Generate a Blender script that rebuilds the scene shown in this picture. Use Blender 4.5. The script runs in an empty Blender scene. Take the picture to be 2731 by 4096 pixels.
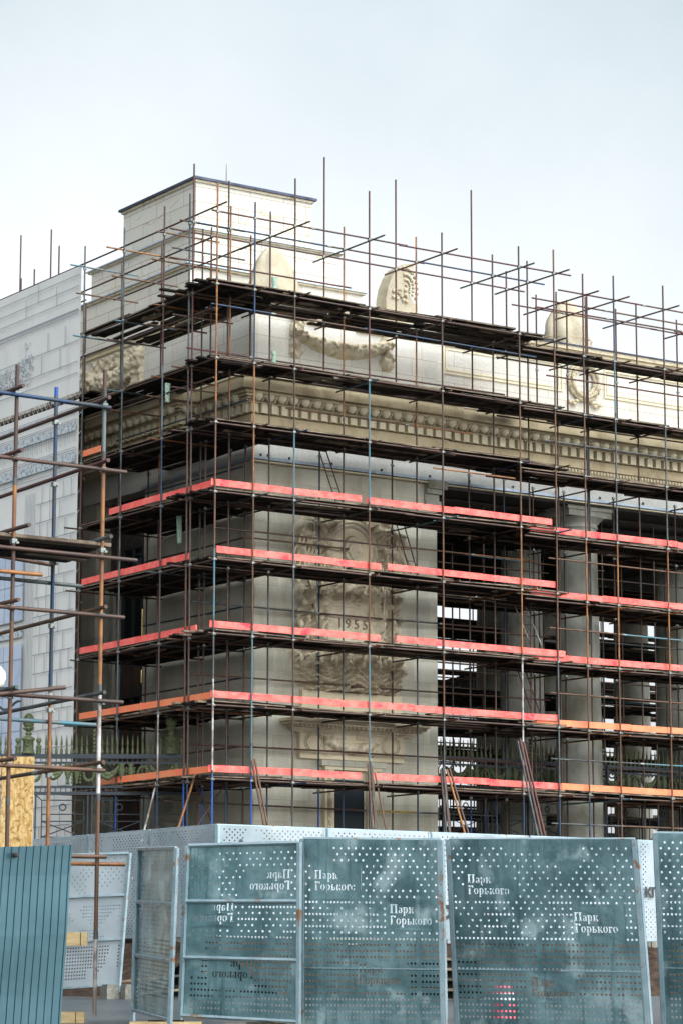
import bpy, bmesh, math, random
import numpy as np
from mathutils import Vector, Matrix, noise
from mathutils.geometry import tessellate_polygon
R = math.radians
random.seed(7)
sc = bpy.context.scene
col = sc.collection

# ------------------------------------------------------------------ camera
# z = 0 is the height of the camera; x runs along the front of the gateway, y into it
CAM = Vector((-38.728, -62.918, 0.0))
YAW, PITCH, ROLL = 0.598936, 0.168626, -0.00165
cd = bpy.data.cameras.new("camera"); cam = bpy.data.objects.new("camera", cd); col.objects.link(cam)
cd.sensor_fit = 'VERTICAL'; cd.sensor_height = 36.0; cd.sensor_width = 24.0
cd.lens = 10865.0 / 4096.0 * 36.0; cd.clip_end = 3000; cd.clip_start = 0.5
FW = Vector((math.sin(YAW), math.cos(YAW), 0)); RT = Vector((math.cos(YAW), -math.sin(YAW), 0))
Fv = FW * math.cos(PITCH) + Vector((0, 0, 1)) * math.sin(PITCH)
Uv = -FW * math.sin(PITCH) + Vector((0, 0, 1)) * math.cos(PITCH)
Rr = RT * math.cos(ROLL) - Uv * math.sin(ROLL); Ur = RT * math.sin(ROLL) + Uv * math.cos(ROLL)
m = Matrix((Rr, Ur, -Fv)).transposed().to_4x4(); m.translation = CAM
cam.matrix_world = m
sc.camera = cam

# ------------------------------------------------------------------ sky, sun, exposure
w = bpy.data.worlds.new("World"); sc.world = w; w.use_nodes = True
nt = w.node_tree; N = nt.nodes; L = nt.links
bg = N['Background']
SUN_EL, SUN_AZ = R(48), R(150)      # azimuth measured from +y towards +x
sky = N.new('ShaderNodeTexSky'); sky.sky_type = 'NISHITA'; sky.sun_disc = False
sky.sun_elevation = SUN_EL; sky.sun_rotation = SUN_AZ; sky.dust_density = 4.0; sky.air_density = 1.0
hs = N.new('ShaderNodeHueSaturation'); hs.inputs['Saturation'].default_value = 0.25
L.new(sky.outputs[0], hs.inputs['Color'])
tc = N.new('ShaderNodeTexCoord'); sp = N.new('ShaderNodeSeparateXYZ'); L.new(tc.outputs['Generated'], sp.inputs[0])
nz = N.new('ShaderNodeTexNoise'); nz.inputs['Scale'].default_value = 5.0; nz.inputs['Detail'].default_value = 6; nz.inputs['Roughness'].default_value = 0.55
L.new(tc.outputs['Generated'], nz.inputs['Vector'])
ad = N.new('ShaderNodeMath'); ad.operation = 'MULTIPLY_ADD'; ad.inputs[1].default_value = 0.19; L.new(nz.outputs[0], ad.inputs[0]); L.new(sp.outputs['Z'], ad.inputs[2])
cr = N.new('ShaderNodeValToRGB')            # overcast: bright pale layer low down, cooler and darker overhead
e = cr.color_ramp.elements
e[0].position = 0.0; e[0].color = (4.55, 4.7, 4.85, 1)
e[1].position = 1.0; e[1].color = (3.6, 3.9, 4.2, 1)
x = e.new(0.34); x.color = (4.65, 4.9, 5.05, 1)
x = e.new(0.475); x.color = (2.9, 3.4, 3.7, 1)
x = e.new(0.62); x.color = (4.0, 4.4, 4.8, 1)
L.new(ad.outputs[0], cr.inputs[0])
mx = N.new('ShaderNodeMix'); mx.data_type = 'RGBA'; mx.inputs[0].default_value = 0.88
L.new(hs.outputs[0], mx.inputs[6]); L.new(cr.outputs[0], mx.inputs[7]); 
# sky glow added on the sun's side (behind the camera) to light the walls
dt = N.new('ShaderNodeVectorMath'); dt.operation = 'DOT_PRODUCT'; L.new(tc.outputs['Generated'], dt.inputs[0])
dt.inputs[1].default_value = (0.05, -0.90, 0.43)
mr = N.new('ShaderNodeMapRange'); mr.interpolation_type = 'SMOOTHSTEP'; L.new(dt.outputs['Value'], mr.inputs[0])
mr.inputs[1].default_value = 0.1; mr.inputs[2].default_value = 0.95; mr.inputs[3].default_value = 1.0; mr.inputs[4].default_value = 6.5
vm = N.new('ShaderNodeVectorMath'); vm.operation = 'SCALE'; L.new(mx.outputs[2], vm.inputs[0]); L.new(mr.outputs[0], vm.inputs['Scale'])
# and sky brightened at the view centre, dimmed around it, imitating lens vignetting
d2 = N.new('ShaderNodeVectorMath'); d2.operation = 'DOT_PRODUCT'; L.new(tc.outputs['Generated'], d2.inputs[0]); d2.inputs[1].default_value = (0.543, 0.795, 0.27)
m2 = N.new('ShaderNodeMapRange'); m2.interpolation_type = 'SMOOTHSTEP'; L.new(d2.outputs['Value'], m2.inputs[0])
m2.inputs[1].default_value = 0.958; m2.inputs[2].default_value = 0.997; m2.inputs[3].default_value = 0.76; m2.inputs[4].default_value = 1.20
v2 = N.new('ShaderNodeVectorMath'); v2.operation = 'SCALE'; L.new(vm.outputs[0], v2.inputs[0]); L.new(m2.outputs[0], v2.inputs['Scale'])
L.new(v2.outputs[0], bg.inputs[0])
bg.inputs[1].default_value = 0.10
sd = bpy.data.lights.new("sun", 'SUN'); so = bpy.data.objects.new("sun", sd); col.objects.link(so)
sd.energy = 0.8; sd.angle = R(30); sd.color = (1.0, 0.95, 0.88)
dirv = Vector((math.sin(SUN_AZ) * math.cos(SUN_EL), math.cos(SUN_AZ) * math.cos(SUN_EL), math.sin(SUN_EL)))
so.rotation_euler = (-dirv).to_track_quat('-Z', 'Y').to_euler()
sc.view_settings.view_transform = 'Standard'; sc.view_settings.look = 'None'
sc.view_settings.exposure = 0.95; sc.view_settings.gamma = 1.0
sc.render.engine = 'CYCLES'

# ------------------------------------------------------------------ materials
MATS = {}
def mat(name, c, rough=0.8, c2=None, scale=3.0, lo=0.35, hi=0.65, metal=0.0, bump=0.0, detail=6.0, stretch=None, c3=None, s3=0.6, lo3=.5, hi3=.62, bscale=None):
    m = bpy.data.materials.new(name); m.use_nodes = True; MATS[name] = m
    n = m.node_tree.nodes; l = m.node_tree.links; b = n['Principled BSDF']
    b.inputs['Roughness'].default_value = rough; b.inputs['Metallic'].default_value = metal
    if rough >= .8 or 'glass_dark' in name: b.inputs['Specular IOR Level'].default_value = .15
    g = n.new('ShaderNodeNewGeometry'); mp = n.new('ShaderNodeMapping'); l.new(g.outputs['Position'], mp.inputs[0])
    if stretch: mp.inputs['Scale'].default_value = stretch
    out = None
    if c2:
        t = n.new('ShaderNodeTexNoise'); t.inputs['Scale'].default_value = scale; t.inputs['Detail'].default_value = detail; t.inputs['Roughness'].default_value = .6
        l.new(mp.outputs[0], t.inputs['Vector'])
        r = n.new('ShaderNodeValToRGB'); r.color_ramp.elements[0].position = lo; r.color_ramp.elements[1].position = hi
        r.color_ramp.elements[0].color = (*c, 1); r.color_ramp.elements[1].color = (*c2, 1)
        l.new(t.outputs[0], r.inputs[0]); out = r.outputs[0]
        if c3:
            t3 = n.new('ShaderNodeTexNoise'); t3.inputs['Scale'].default_value = s3; t3.inputs['Detail'].default_value = 5
            l.new(g.outputs['Position'], t3.inputs['Vector'])
            r3 = n.new('ShaderNodeValToRGB'); r3.color_ramp.elements[0].position = lo3; r3.color_ramp.elements[1].position = hi3
            l.new(t3.outputs[0], r3.inputs[0]); k = n.new('ShaderNodeMix'); k.data_type = 'RGBA'
            l.new(r3.outputs[0], k.inputs[0]); l.new(out, k.inputs[6]); k.inputs[7].default_value = (*c3, 1); out = k.outputs[2]
        l.new(out, b.inputs['Base Color'])
    else:
        b.inputs['Base Color'].default_value = (*c, 1)
    if bump:
        t = n.new('ShaderNodeTexNoise'); t.inputs['Scale'].default_value = bscale or scale * 4; t.inputs['Detail'].default_value = 6
        l.new(mp.outputs[0], t.inputs['Vector']); bp = n.new('ShaderNodeBump'); bp.inputs['Strength'].default_value = bump; bp.inputs['Distance'].default_value = 0.05
        l.new(t.outputs[0], bp.inputs['Height']); l.new(bp.outputs[0], b.inputs['Normal'])
    return m

def block_mat(name, a, b_, mortar, bw=1.2, bh=0.55, ms=0.006, stain=(0.2, 0.17, 0.13), samt=0.5, rough=0.85, slo=.48, shi=.75, streak=None):
    """ashlar: joints, blocks of slightly different tone, stains with shapes of their own"""
    m = bpy.data.materials.new(name); m.use_nodes = True; MATS[name] = m
    n = m.node_tree.nodes; l = m.node_tree.links; p = n['Principled BSDF']; p.inputs['Roughness'].default_value = rough
    g = n.new('ShaderNodeNewGeometry'); s = n.new('ShaderNodeSeparateXYZ'); l.new(g.outputs['Position'], s.inputs[0])
    a1 = n.new('ShaderNodeMath'); a1.operation = 'ADD'; l.new(s.outputs[0], a1.inputs[0]); l.new(s.outputs[1], a1.inputs[1])
    cb = n.new('ShaderNodeCombineXYZ'); l.new(a1.outputs[0], cb.inputs[0]); l.new(s.outputs[2], cb.inputs[1])
    br = n.new('ShaderNodeTexBrick'); l.new(cb.outputs[0], br.inputs['Vector'])
    br.inputs['Scale'].default_value = 1; br.inputs['Brick Width'].default_value = bw; br.inputs['Row Height'].default_value = bh
    br.inputs['Mortar Size'].default_value = ms; br.inputs['Mortar Smooth'].default_value = 0.3; br.inputs['Bias'].default_value = 0.0
    br.inputs['Color1'].default_value = (*a, 1); br.inputs['Color2'].default_value = (*b_, 1); br.inputs['Mortar'].default_value = (*mortar, 1)
    br.offset = 0.5; br.squash = 0.75; br.squash_frequency = 3
    t = n.new('ShaderNodeTexNoise'); t.inputs['Scale'].default_value = 0.55; t.inputs['Detail'].default_value = 9; t.inputs['Roughness'].default_value = .62
    mp = n.new('ShaderNodeMapping'); l.new(g.outputs['Position'], mp.inputs[0]); mp.inputs['Scale'].default_value = streak or (1, 1, 1)
    l.new(mp.outputs[0], t.inputs['Vector'])
    r = n.new('ShaderNodeValToRGB'); r.color_ramp.elements[0].position = slo; r.color_ramp.elements[1].position = shi
    r.color_ramp.elements[0].color = (0, 0, 0, 1); r.color_ramp.elements[1].color = (samt, samt, samt, 1)
    l.new(t.outputs[0], r.inputs[0])
    k = n.new('ShaderNodeMix'); k.data_type = 'RGBA'; l.new(r.outputs[0], k.inputs[0]); l.new(br.outputs['Color'], k.inputs[6]); k.inputs[7].default_value = (*stain, 1)
    t2 = n.new('ShaderNodeTexNoise'); t2.inputs['Scale'].default_value = 26; t2.inputs['Detail'].default_value = 4; l.new(g.outputs['Position'], t2.inputs['Vector'])
    k2 = n.new('ShaderNodeMix'); k2.data_type = 'RGBA'; k2.blend_type = 'OVERLAY'; k2.inputs[0].default_value = 0.35
    l.new(k.outputs[2], k2.inputs[6]); l.new(t2.outputs[0], k2.inputs[7])
    l.new(k2.outputs[2], p.inputs['Base Color'])
    bp = n.new('ShaderNodeBump'); bp.inputs['Strength'].default_value = .4; bp.inputs['Distance'].default_value = .02
    l.new(t2.outputs[0], bp.inputs['Height']); l.new(bp.outputs[0], p.inputs['Normal'])
    return m

block_mat('pylon_stone', (.55, .52, .42), (.41, .385, .305), (.32, .28, .20), 1.25, .62, .005, (.20, .165, .11), .72, streak=(1.4, 1.4, .45), slo=.44, shi=.72)
block_mat('attic_plaster', (.57, .545, .485), (.52, .495, .44), (.32, .27, .20), 1.5, .55, .010, (.55, .47, .34), .35, slo=.56, shi=.8)
block_mat('tower_plaster', (.54, .515, .45), (.49, .465, .40), (.26, .21, .15), 1.7, .48, .013, (.42, .33, .22), .5, slo=.55, shi=.76)
block_mat('frieze_plaster', (.56, .545, .50), (.52, .505, .46), (.5, .47, .4), 2.6, .9, .004, (.45, .4, .32), .3, slo=.5, shi=.8)
mat('cornice_stone', (.46, .37, .225), .85, (.56, .46, .30), 2.2, .3, .7, c3=(.25, .19, .11), s3=1.0, lo3=.5, hi3=.72, bump=.4)
mat('dentil_stone', (.60, .51, .345), .85, (.68, .60, .43), 3, .3, .7, bump=.3)
mat('relief_stone', (.50, .42, .295), .85, (.64, .56, .42), 6, .35, .65, c3=(.38, .30, .20), s3=2.6, lo3=.52, hi3=.70, bump=.5)
mat('relief_light', (.44, .375, .26), .85, (.58, .51, .38), 4, .3, .7, c3=(.28, .22, .14), s3=3.2, lo3=.56, hi3=.70, bump=.5)
mat('numeral_stone', (.25, .19, .12), .9)
mat('brass', (.75, .55, .20), .25, metal=1.0)
mat('panel_stone', (.58, .485, .33), .85, (.64, .55, .39), 3, .35, .65, bump=.3)
mat('column_stone', (.31, .305, .255), .85, (.39, .38, .325), 1.6, .35, .65, c3=(.24, .225, .17), s3=.7, bump=.5)
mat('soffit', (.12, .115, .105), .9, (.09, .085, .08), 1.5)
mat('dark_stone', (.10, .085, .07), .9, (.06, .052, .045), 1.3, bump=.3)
mat('gutter_metal', (.30, .36, .42), .45, (.42, .47, .52), 6, metal=.5)
mat('roof_metal', (.012, .016, .035), .5, (.05, .06, .10), 3, metal=.3)
mat('glass_dark', (.008, .014, .018), .5)
mat('glass_blue', (.10, .14, .17), .15, (.03, .045, .06), 1.2, .4, .6)
mat('wood_brown', (.10, .05, .03), .6, (.05, .028, .018), 4)
mat('frame_dark', (.03, .03, .03), .6)
mat('board_dark', (.030, .022, .017), .95, (.008, .007, .0065), 2.2, .36, .60, stretch=(1, 1, 6), bump=.4, c3=(.085, .055, .035), s3=2.2, lo3=.6, hi3=.7)
mat('board_pale', (.26, .20, .14), .9, (.08, .06, .045), 2.0, .35, .62)
mat('toe_red', (.80, .080, .065), .75, (.82, .17, .135), 3.0, .38, .60, c3=(.66, .03, .045), s3=1.5, lo3=.58, hi3=.66)
mat('toe_orange', (.80, .17, .065), .75, (.72, .24, .11), 3.0, .35, .65, c3=(.88, .16, .08), s3=.9, lo3=.56, hi3=.66)
PIPE = dict(rust=((.17, .085, .045), (.26, .12, .055)), brown=((.12, .07, .052), (.17, .085, .055)), redbrown=((.13, .042, .036), (.20, .062, .045)),
            orange=((.34, .14, .035), (.19, .08, .035)), grey=((.17, .21, .21), (.10, .09, .085)), blue=((.025, .09, .22), (.06, .08, .10)),
            teal=((.05, .19, .24), (.13, .15, .15)), paint=((.62, .57, .54), (.22, .17, .14)), bluepure=((.01, .07, .36), (.015, .09, .30)), yellow=((.62, .42, .03), (.35, .24, .06)))
for k, (a, b_) in PIPE.items():
    q_ = .8 if k in ('paint', 'bluepure', 'teal', 'yellow', 'orange') else .40
    a, b_ = tuple(q_ * v for v in a), tuple(q_ * v for v in b_)
    mat('pipe_' + k, a, .55, b_, 3.2, .42, .56, metal=.15, stretch=(1, 1, .8))
mat('clamp_metal', (.14, .16, .15), .5, (.28, .29, .26), 8, metal=.5)
mat('net_print', (.62, .605, .57), .8, (.68, .665, .63), .8, .3, .7)
mat('net_ink', (.20, .24, .27), .8, (.52, .54, .55), 9, .38, .55, detail=3)
mat('net_line', (.26, .28, .30), .8)
mat('net_window', (.36, .43, .55), .7, (.52, .57, .66), 1.3, .3, .7)
mat('iron_black', (.012, .020, .028), .55, (.02, .028, .034), 5)
mat('iron_olive', (.095, .115, .045), .6, (.06, .072, .03), 9, .35, .65, bump=.4)
mat('galv_blue', (.080, .155, .168), .33, (.19, .305, .32), 1.3, .40, .60, metal=.55, c3=(.33, .45, .46), s3=2.3, lo3=.56, hi3=.66, bump=.5, bscale=2.6)
mat('galv_white', (.27, .315, .335), .45, (.36, .405, .425), 1.2, .35, .65, metal=.1, c3=(.21, .26, .28), s3=.7)
mat('galv_frame', (.22, .30, .33), .45, (.32, .41, .44), 4, metal=.4, c3=(.25, .13, .07), s3=5, lo3=.62, hi3=.7)
mat('corrugated', (.025, .068, .085), .36, (.050, .112, .132), .8, .3, .7, metal=.5)
mat('osb', (.36, .21, .065), .8, (.54, .38, .17), 14, .40, .58, stretch=(1.6, 1.6, .6), c3=(.24, .125, .04), s3=17, lo3=.56, hi3=.66)
mat('new_wood', (.55, .42, .22), .7, (.42, .28, .12), 4, stretch=(1, 1, 5))
mat('asphalt', (.038, .046, .049), .30, (.075, .086, .09), .7, .35, .65, bump=.5, bscale=30, c3=(.028, .034, .038), s3=.35)
mat('soil', (.022, .015, .011), .95, (.07, .045, .03), 4, bump=1.0)
mat('paving', (.10, .095, .085), .9, (.15, .14, .125), 1.5)
mat('concrete', (.14, .14, .12), .9, (.22, .21, .18), 8, bump=.6)
mat('lamp_white', (.82, .80, .66), .35)
mat('wrap_cloth', (.34, .29, .205), .9, (.44, .39, .29), 1.8, .3, .7, bump=.5)
mat('net_green', (.22, .32, .24), .9, (.38, .48, .38), 14)
mat('ink_black', (.02, .02, .022), .6)
mat('barrel_red', (.75, .06, .10), .5)
mat('barrel_white', (.8, .8, .8), .5)

def grime(name, c, scale=(2, 2, 9), s=3.0, lo=.56, hi=.74, amt=.8):
    """dirt and scuffs laid over a material's own colour"""
    m = MATS[name]; n = m.node_tree.nodes; l = m.node_tree.links; p = n['Principled BSDF']; src = p.inputs['Base Color'].links[0].from_socket
    g = n.new('ShaderNodeNewGeometry'); mp = n.new('ShaderNodeMapping'); mp.inputs['Scale'].default_value = scale; l.new(g.outputs['Position'], mp.inputs[0])
    t = n.new('ShaderNodeTexNoise'); t.inputs['Scale'].default_value = s; t.inputs['Detail'].default_value = 10; t.inputs['Roughness'].default_value = .7; l.new(mp.outputs[0], t.inputs['Vector'])
    r = n.new('ShaderNodeValToRGB'); r.color_ramp.elements[0].position = lo; r.color_ramp.elements[1].position = hi
    r.color_ramp.elements[0].color = (0, 0, 0, 1); r.color_ramp.elements[1].color = (amt, amt, amt, 1); l.new(t.outputs[0], r.inputs[0])
    k = n.new('ShaderNodeMix'); k.data_type = 'RGBA'; l.new(r.outputs[0], k.inputs[0]); l.new(src, k.inputs[6]); k.inputs[7].default_value = (*c, 1); l.new(k.outputs[2], p.inputs['Base Color'])
grime('toe_red', (.50, .30, .24), (1.5, 1.5, 8), 2.5, .54, .70, .75); grime('toe_orange', (.42, .28, .18), (1.5, 1.5, 8), 2.5, .54, .70, .75)
grime('galv_blue', (.045, .09, .10), (6, 6, .5), 1.8, .52, .66, .65); grime('galv_blue', (.36, .46, .47), (9, 9, 1.2), 3.2, .62, .70, .5); grime('galv_blue', (.16, .09, .055), (1, 1, 1), 9, .68, .74, .6)
grime('corrugated', (.10, .14, .15), (4, 4, .4), 2.2, .56, .72, .5); grime('attic_plaster', (.24, .20, .14), (1.5, 1.5, .35), 1.6, .60, .78, .5)
grime('tower_plaster', (.22, .18, .12), (1.5, 1.5, .35), 1.6, .58, .78, .5); grime('net_print', (.36, .36, .34), (1.2, 1.2, .25), 1.4, .56, .74, .45)
grime('column_stone', (.15, .14, .105), (2, 2, .3), 1.3, .52, .72, .6)

# ------------------------------------------------------------------ builders
class MB:
    """collects shapes, then links them as ONE mesh object"""
    def __init__(s): s.v = []; s.f = []; s.m = []; s.sm = []; s.mats = []
    def mi(s, mt):
        if mt not in s.mats: s.mats.append(mt)
        return s.mats.index(mt)
    def add(s, vs, fs, mt, smooth=False):
        o = len(s.v); s.v += [tuple(p) for p in vs]; k = s.mi(mt)
        for f in fs: s.f.append([o + i for i in f]); s.m.append(k); s.sm.append(smooth)
        return s
    def box(s, x0, y0, z0, x1, y1, z1, mt):
        return s.add([(x0, y0, z0), (x1, y0, z0), (x1, y1, z0), (x0, y1, z0), (x0, y0, z1), (x1, y0, z1), (x1, y1, z1), (x0, y1, z1)],
                     [(0, 3, 2, 1), (4, 5, 6, 7), (0, 1, 5, 4), (1, 2, 6, 5), (2, 3, 7, 6), (3, 0, 4, 7)], mt)
    def obox(s, c, u, v, w_, mt):
        """oriented box: centre c, half vectors u v w"""
        c, u, v, w_ = map(Vector, (c, u, v, w_))
        P = [c + a * u + b * v + d * w_ for d in (-1, 1) for a, b in ((-1, -1), (1, -1), (1, 1), (-1, 1))]
        return s.add(P, [(0, 3, 2, 1), (4, 5, 6, 7), (0, 1, 5, 4), (1, 2, 6, 5), (2, 3, 7, 6), (3, 0, 4, 7)], mt)
    def tube(s, a, b, r, mt, n=8, r2=None, caps=True):
        a, b = Vector(a), Vector(b); d = (b - a)
        if d.length < 1e-6: return s
        q = d.to_track_quat('Z', 'Y'); r2 = r if r2 is None else r2
        vs = []
        for P, rr in ((a, r), (b, r2)):
            for i in range(n):
                t = 2 * math.pi * i / n; vs.append(P + q @ Vector((rr * math.cos(t), rr * math.sin(t), 0)))
        s.add(vs, [(i, (i + 1) % n, n + (i + 1) % n, n + i) for i in range(n)], mt, True)
        if caps: s.add(vs, [tuple(range(n - 1, -1, -1)), tuple(range(n, 2 * n))], mt)
        return s
    def path(s, pts, r, mt, n=6):
        for a, b in zip(pts[:-1], pts[1:]): s.tube(a, b, r, mt, n)
        return s
    def lathe(s, c, prof, mt, n=14, sx=1, sy=1):
        c = Vector(c); vs = []
        for r, z in prof:
            for i in range(n):
                t = 2 * math.pi * i / n; vs.append(c + Vector((r * sx * math.cos(t), r * sy * math.sin(t), z)))
        fs = [(k * n + i, k * n + (i + 1) % n, (k + 1) * n + (i + 1) % n, (k + 1) * n + i) for k in range(len(prof) - 1) for i in range(n)]
        s.add(vs, fs, mt, True)
        s.add([vs[i] for i in range(n)] + [vs[-n + i] for i in range(n)], [tuple(range(n - 1, -1, -1)), tuple(range(n, 2 * n))], mt)
        return s
    def blob(s, c, r, mt, n=7, sq=(1, 1, 1)):
        prof = [(max(.02, math.sin(math.pi * k / 4)) * r, -math.cos(math.pi * k / 4) * r * sq[2]) for k in range(5)]
        return s.lathe(c, prof, mt, n, sq[0], sq[1])
    def build(s, name, parent=None, label=None, kind=None):
        me = bpy.data.meshes.new(name); off = Vector(parent['_o']) if parent is not None else Vector((0, 0, 0))
        me.from_pydata([tuple(Vector(p) - off) for p in s.v], [], s.f)
        for mt in s.mats: me.materials.append(MATS[mt])
        me.polygons.foreach_set('material_index', s.m); me.polygons.foreach_set('use_smooth', s.sm); me.update()
        o = bpy.data.objects.new(name, me); col.objects.link(o)
        if parent is not None: o.parent = parent; o['_o'] = parent['_o']
        if label: o['label'] = label
        if kind: o['kind'] = kind
        return o

def thing(name, label, cat, loc=(0, 0, 0), group=None):
    o = bpy.data.objects.new(name, None); col.objects.link(o); o.location = loc; o.empty_display_size = .3
    o['_o'] = tuple(loc); o['label'] = label; o['category'] = cat
    if group: o['group'] = group
    return o
def tag(o, label, cat, group=None):
    o['label'] = label; o['category'] = cat
    if group: o['group'] = group
    return o
def sub(mb, name, part, **k):
    """a sub-part: child of a part mesh (part meshes sit at the thing's origin)"""
    o = mb.build(name, None, **k); off = Vector(part['_o'])
    o.data.transform(Matrix.Translation(-off)); o.parent = part; return o

# ------------------------------------------------------------------ the setting
def ground_h(x, y):
    d = (Vector((x, y, 0)) - CAM).dot(FW)
    t = min(1, max(0, (d - 34) / 12)); return -.66 + .26 * t
xs = [-3000, -400, -150, -80, -60] + [-50 + 2 * i for i in range(36)] + [30, 60, 150, 400, 3000]
ys = [-3000, -400, -150, -100, -80] + [-66 + 2 * i for i in range(36)] + [20, 60, 150, 400, 3000]
g = MB(); vs = [(a, b, ground_h(a, b)) for b in ys for a in xs]; nx = len(xs)
g.add(vs, [(j * nx + i, j * nx + i + 1, (j + 1) * nx + i + 1, (j + 1) * nx + i) for j in range(len(ys) - 1) for i in range(nx - 1)], 'asphalt', True)
o = g.build('ground'); o['kind'] = 'structure'
t = MB(); t.box(-12.2, -20.1, -.9, 160, 260, .34, 'paving'); o = t.build('terrace'); o['kind'] = 'structure'
bk = MB()                                            # bank of dug soil in front of the terrace
nb = 70
def bank(x0, y0, x1, y1, nxv, nyv):
    vs = []; K = 6
    for i in range(nb + 1):
        f = i / nb; px, py = x0 + (x1 - x0) * f, y0 + (y1 - y0) * f
        for k in range(K + 1):
            q = k / K; ox = q * 2.6 + .25 * noise.noise((px * .9, py * .9, q * 3))
            z = .62 - 1.1 * q ** .8 + .16 * noise.noise((px * 1.7, py * 1.7, q * 6)) if k < K else -.75
            vs.append((px + nxv * ox, py + nyv * ox, z))
    bk.add(vs, [(i * (K + 1) + k, i * (K + 1) + k + 1, (i + 1) * (K + 1) + k + 1, (i + 1) * (K + 1) + k) for i in range(nb) for k in range(K)], 'soil', True)
bank(-12.4, -20.3, 40, -20.3, 0, -1); bank(-12.3, 30, -12.3, -20.5, -1, 0)
o = bk.build('soil_bank'); o['kind'] = 'structure'

# ------------------------------------------------------------------ gateway building
G = thing('gateway_building', 'monumental pale stone gateway with columns, dentil cornice and stepped attic tower, being repaired', 'building', (6.5, 3, .34))
b = MB()
b.box(3.2, 3.0, .3, 9.78, 9.35, 14.86, 'pylon_stone')
b.box(3.2, 12.4, .3, 9.78, 18.7, 14.86, 'pylon_stone'); b.box(3.2, 18.72, .3, 9.7, 40, 19.9, 'pylon_stone')
b.build('pylon_wall', G)
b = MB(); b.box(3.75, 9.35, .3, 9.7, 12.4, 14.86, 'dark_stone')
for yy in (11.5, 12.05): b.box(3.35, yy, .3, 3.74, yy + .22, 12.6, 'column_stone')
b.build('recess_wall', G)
# pylon capital and plinth mouldings at its right edge
b = MB()
for k, (oo, za, zb) in enumerate(((.10, 14.1, 14.25), (.05, 14.25, 14.45), (.16, 14.45, 14.6), (.24, 14.6, 14.86))):
    b.box(9.3, 3.0 - oo, za, 9.78 + oo, 4.2, zb, 'column_stone')
b.build('pilaster_capital', G)
b = MB(); b.box(3.1, 2.9, .3, 9.88, 9.4, 1.3, 'pylon_stone'); b.build('plinth', G)
# frieze band
b = MB()
b.box(3.14, 2.94, 14.862, 34, 18.7, 15.62, 'frieze_plaster')
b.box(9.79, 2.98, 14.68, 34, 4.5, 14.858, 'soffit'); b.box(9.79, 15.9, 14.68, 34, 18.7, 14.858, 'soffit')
b.build('frieze', G)
# architrave ornament + cornice
def band(mb, o0, z0, z1, mt, step=0.0):
    """box ring with outward offset o0 from the wall planes; pylon part stands 'step' further out"""
    mb.box(3.2 - o0 - step, 3.0 - o0 - step, z0, 10.0, 18.7, z1, mt)
    mb.box(10.0, 3.0 - o0, z0, 34, 18.6, z1 - .002, mt)
    mb.box(2.5 - o0 - step, 5.7 - o0 - step, z0 + .0015, 3.3, 15.5, z1 - .0015, mt)      # side part standing further out
c = MB(); S = .12
band(c, .08, 15.622, 15.70, 'dentil_stone', S); band(c, .12, 15.702, 15.84, 'cornice_stone', S); band(c, .2, 15.842, 16.14, 'cornice_stone', S)
band(c, .42, 16.42, 16.46, 'dentil_stone', S)
prof = [(.44, 16.462), (.50, 16.50), (.62, 16.55), (.74, 16.62), (.80, 16.70)]
for (a, z0), (b2, z1) in zip(prof[:-1], prof[1:]): band(c, (a + b2) / 2, z0, z1 - .001, 'cornice_stone', S)
band(c, .98, 16.70, 17.04, 'cornice_stone', S); band(c, 1.04, 17.041, 17.10, 'dentil_stone', S)
c.box(10.3, 2.02, 17.10, 34, 18, 17.32, 'dentil_stone')
c.box(3.0, 2.6, 17.101, 10.2, 18.5, 17.2, 'dentil_stone')
corn = c.build('cornice', G)
dn = MB(); eg = MB(); od = MB()
def run_front(f, x0, x1, pitch, y): 
    n = int((x1 - x0) / pitch)
    for i in range(n): f(x0 + (i + .5) * (x1 - x0) / n, y, 0)
def run_left(f, y0, y1, pitch, x):
    n = int((y1 - y0) / pitch)
    for i in range(n): f(x, y0 + (i + .5) * (y1 - y0) / n, 1)
def dent(a, y, side):
    if side == 0: dn.box(a - .10, y - .40, 16.15, a + .10, y - .2, 16.418, 'dentil_stone')
    else: dn.box(a - .40, y - .10, 16.15, a - .2, y + .10, 16.418, 'dentil_stone')
def dent_small(a, y, side):
    if side == 0: dn.box(a + .13, y - .31, 16.15, a + .205, y - .2, 16.415, 'cornice_stone')
    else: dn.box(a - .31, y + .13, 16.15, a - .2, y + .205, 16.415, 'cornice_stone')
for f in (dent, dent_small):
    run_front(f, 3.2 - .12 - .4, 10.0, .345, 3.0 - S); run_front(f, 10.1, 27, .345, 3.0)
    run_left(f, 2.6, 5.1, .345, 3.2 - S); run_left(f, 5.15, 14, .345, 2.5 - S); run_front(f, 2.1, 2.7, .345, 5.7 - S)
def egg(a, y, side):
    if side == 0:
        eg.lathe((a, y - .66, 16.57), [(.04, -.14), (.125, -.09), (.165, 0), (.15, .08), (.05, .13)], 'dentil_stone', 10, 1, .75)
        eg.obox((a + .195, y - .64, 16.57), (.014, 0, 0), (0, .05, .05), (0, -.07, .09), 'dentil_stone')
    else:
        eg.lathe((a - .66, y, 16.57), [(.04, -.14), (.125, -.09), (.165, 0), (.15, .08), (.05, .13)], 'dentil_stone', 10, .75, 1)
        eg.obox((a - .64, y + .195, 16.57), (0, .014, 0), (.05, 0, .05), (-.07, 0, .09), 'dentil_stone')
run_front(egg, 2.6, 10.0, .40, 3.0 - S); run_front(egg, 10.1, 27, .40, 3.0); run_left(egg, 2.6, 4.9, .40, 3.2 - S); run_left(egg, 5.1, 14, .40, 2.5 - S); run_front(egg, 1.8, 2.6, .40, 5.7 - S)
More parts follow.
